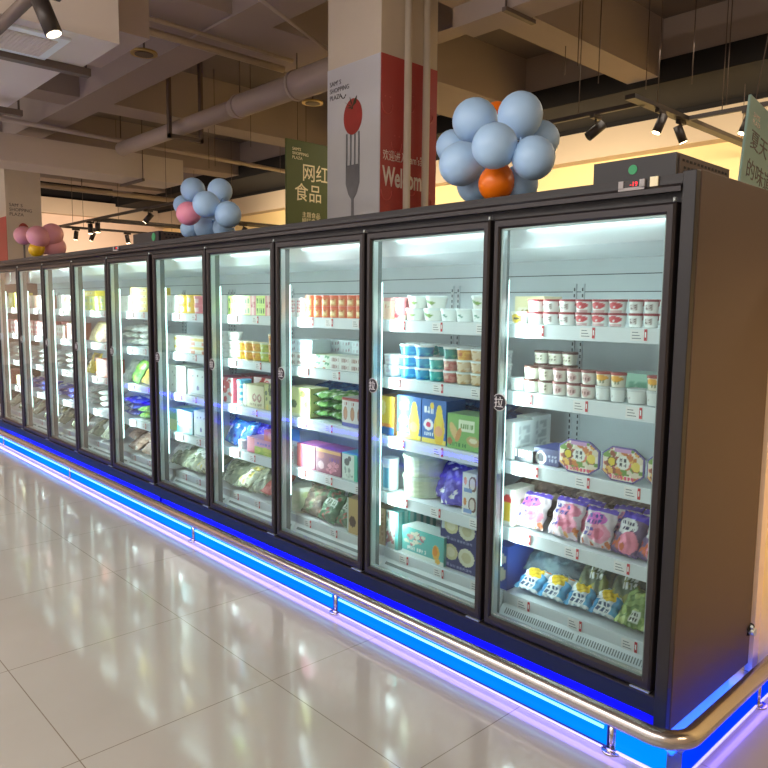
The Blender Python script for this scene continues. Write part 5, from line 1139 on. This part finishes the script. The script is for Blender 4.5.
# ================================================================ TRACK LIGHTS
def track(p0, p1, z, label):
    root = empty('lighting_track', ((p0[0] + p1[0]) / 2, (p0[1] + p1[1]) / 2, z)); tag(root, label, 'light track', 'black lighting tracks')
    f = MB(); x0, x1 = min(p0[0], p1[0]) - .018, max(p0[0], p1[0]) + .018; y0, y1 = min(p0[1], p1[1]) - .018, max(p0[1], p1[1]) + .018
    f.box(x0, x1, y0, y1, z - .02, z + .02, 'fixture'); L(f.build('track_bar', root), root)
    for t in (0.15, 0.85): f = MB(); hanger(f, p0[0] + (p1[0] - p0[0]) * t, p0[1] + (p1[1] - p0[1]) * t, z + .02, ZC, .004); L(f.build('hanger', root), root)
track((-2.18, 3.70), (-2.24, 6.70), 3.40, 'black light track crossing above the near compressor box')
track((-2.16, 4.76), (-0.10, 4.76), 3.40, 'black light track running behind the teal banner')
track((-6.7, 3.95), (-2.22, 3.95), 3.40, 'black light track running behind the large blue balloons')
track((-13.6, 2.66), (-8.2, 2.66), 3.0, 'black light track below the beige duct, near the pink balloons')
track((-13.45, 2.70), (-13.5, 5.4), 3.0, 'black light track above the pink balloons, farthest along')
track((-11.6, 2.70), (-11.9, 5.0), 3.0, 'black light track above the far compressor box')
track((-10.2, 4.2), (-10.5, 6.3), 3.0, 'black light track between blue-pink balloons and green banner')
def spot(x, y, z, lit, rx, rz, label, s=1.0):
    root = empty('track_spotlight', (x, y, z)); tag(root, label, 'spotlight', 'cylindrical track spotlights'); root.scale = (s, s, s)
    f = MB(); f.box(-.02, .02, -.07, .07, -.055, -.022, 'fixture'); f.tube([(0, 0, -.05), (0, 0, -.10)], .008, 'fixture', 8); f.build('adapter', root)
    h = MB(); h.tube([(0, 0, .085), (0, 0, -.085)], .042, 'fixture', 20); ho = h.build('lamp_head', root)
    ho.location = (0, 0, -.15); ho.rotation_euler = (math.radians(rx), 0, math.radians(rz))
    h = MB(); h.tube([(0, 0, -.0855), (0, 0, -.088)], .036, {0: 'gap', 3: 'lens_dim'}.get(lit, 'lens'), 18); lo = h.build('lens', ho)
    if lit == 2:
        sp_ = bpy.data.lights.new('spot_beam', 'SPOT'); sp_.energy = 60; sp_.color = (1, .78, .50); sp_.spot_size = math.radians(75); sp_.spot_blend = .6; sp_.shadow_soft_size = .04
        so = bpy.data.objects.new('spot_beam', sp_); COL.objects.link(so); so.parent = ho; so.location = (0, 0, -.10)
spot(-2.18, 4.20, 3.40, 2, 22, 137, 'lit black spotlight above the near compressor box, left of its neighbour')
spot(-2.22, 4.71, 3.40, 2, 24, -43, 'lit black spotlight directly over the near compressor box')
spot(-1.63, 4.78, 3.40, 2, 22, 137, 'lit black spotlight half hidden by the teal banner')
spot(-2.70, 3.95, 3.40, 0, 50, 137, 'unlit black spotlight just beside the large blue balloons', 1.1)
spot(-4.193, 3.95, 3.40, 0, 40, 137, 'unlit black spotlight peeking out below the large blue balloons')
spot(-13.45, 2.95, 3.0, 2, 8, 137, 'lit spotlight nearest the pink balloons on the farthest track')
spot(-13.45, 3.27, 3.0, 1, 25, 137, 'second lit spotlight from the pink balloons')
spot(-13.48, 4.0, 3.0, 2, 10, -43, 'third lit spotlight from the pink balloons, over the freezer display')
spot(-11.95, 2.66, 3.0, 2, 0, 0, 'lit spotlight of the hanging pair, left one')
spot(-11.62, 2.66, 3.0, 1, 0, 0, 'lit spotlight of the hanging pair, right one')
spot(-9.62, 2.66, 3.0, 2, 42, 137, 'lit spotlight tilted beside the blue balloons with one pink')
spot(-10.25, 4.75, 3.0, 2, 30, 137, 'lit spotlight between blue-pink balloons and green banner')
# spotlight close to the camera on its own bar, upper left
root = empty('lighting_track', (-3.6, -1.2, 3.35)); tag(root, 'pale conduit bar holding the spotlight at the upper left corner', 'light track', 'black lighting tracks')
f = MB(); f.tube([(-3.365, -1.155, 2.975), (-2.503, -1.158, 2.975)], 0.030, 'bracket', 12); L(f.build('bar', root), root)
spot(-2.400, -1.168, 2.955, 3, 22, -43, 'large brown spotlight in front of the pale duct grille', 0.92)
# unseen fill lights added to brighten the back and left walls
for x in (-0.9, -4.2, -7.6, -11.0): area('wall_fill', (x, 4.9, 3.3), (2.2, .15), 48, (1, .84, .60), (math.radians(72), 0, 0), 150)
for y in (-1.5, 2.5, 5.0): area('wall_fill', (-15.6, y, 3.3), (.15, 1.6), 40, (1, .80, .62), (0, math.radians(55), 0), 150)
l_ = area('partition_fill', (2.0, -0.2, 1.9), (.3, .3), 4, (1, .76, .46)); l_.rotation_euler = (Vector((0.25, .86, .7)) - Vector((2.0, -0.2, 1.9))).to_track_quat('-Z', 'Y').to_euler(); l_.data.spread = math.radians(70)  # added warm fill aimed at the yellow partition, no fixture there
area('side_fill', (1.4, 2.6, 3.2), (.6, .6), 12, (1, .78, .55), (math.radians(-40), 0, 0), 140)  # second added fill for the right-hand side, also without a fixture

# ================================================================ HANGING BANNERS
root = empty('hanging_banner', (-6.0, 3.15, 3.0)); tag(root, 'dark green hanging banner beside the tall pillar with pale lettering', 'banner')
f = MB(); f.box(-6.015, -5.985, 2.68, 3.72, 1.9, 3.48, 'green_dk'); L(f.build('panel', root), root)
fm_ = lambda y, z: frame_mtx((-5.983, y, z), (0, 1, 0), (0, 0, 1))
for body, sz, y, z in (("网红", .225, 2.90, 3.04), ("食品", .225, 2.79, 2.80), ("SAM'S\nSHOPPING\nPLAZA", .05, 2.76, 3.36), ("主题食品\n网红食品区", .07, 2.90, 2.60)):
    f = MB(); f.mesh(text_mesh(body, sz, 0.001, .92 if sz > .1 else 1, bold=.001 if sz > .1 else 0), 'cream', fm_(y, z)); L(f.build('lettering', root), root)
for y in (2.85, 3.55): f = MB(); hanger(f, -6.0, y, 3.48, ZC, .004); L(f.build('hanger_wire', root), root)
# teal banner, tilted
root = empty('hanging_banner', (-0.37, 1.51, 2.615), (math.radians(-9), 0, 0)); tag(root, 'pale teal banner tilting above the freezer at the right edge', 'banner')
f = MB(); f.box(-.006, .006, 0.0, .95, -.56, 0, 'teal'); f.build('panel', root)
gm = lambda y, z: frame_mtx((.007, y, z), (0, 1, 0), (0, 0, 1))
for body, sz, y, z, m_ in (("夏天", .105, .06, -.235, 'text_grey'), ("的味道", .105, .05, -.385, 'text_grey'), ("SAM'S\nPLAZA", .035, .06, -.09, 'text_white')):
    f = MB(); f.mesh(text_mesh(body, sz, 0.0006, 1.15 if sz > .1 else 1), m_, gm(y, z)); f.build('lettering', root)
for y in (.08, .85): f = MB(); f.tube([(0, y, 0), (0, y + .33 * 1.0, 2.1)], .003, 'rod', 5); f.build('hanger_wire', root)
# small goods left on top of the near freezer
f = MB(); f.box(-.50, -.44, .40, .46, 1.991, 2.07, 'tagred'); tag(f.build('red_carton'), 'small red carton on the freezer roof beside the compressor box', 'carton')
root = empty('paint_can', (-.66, .42, 1.991)); tag(root, 'white and blue bottle standing on the freezer roof', 'bottle')
f = MB(); f.tube([(0, 0, 0), (0, 0, .04), (0, 0, .055)], [.03, .03, .018], 'white', 16); f.build('body', root)
f = MB(); f.tube([(0, 0, .055), (0, 0, .066)], .014, 'b_blue', 12); f.build('cap', root)
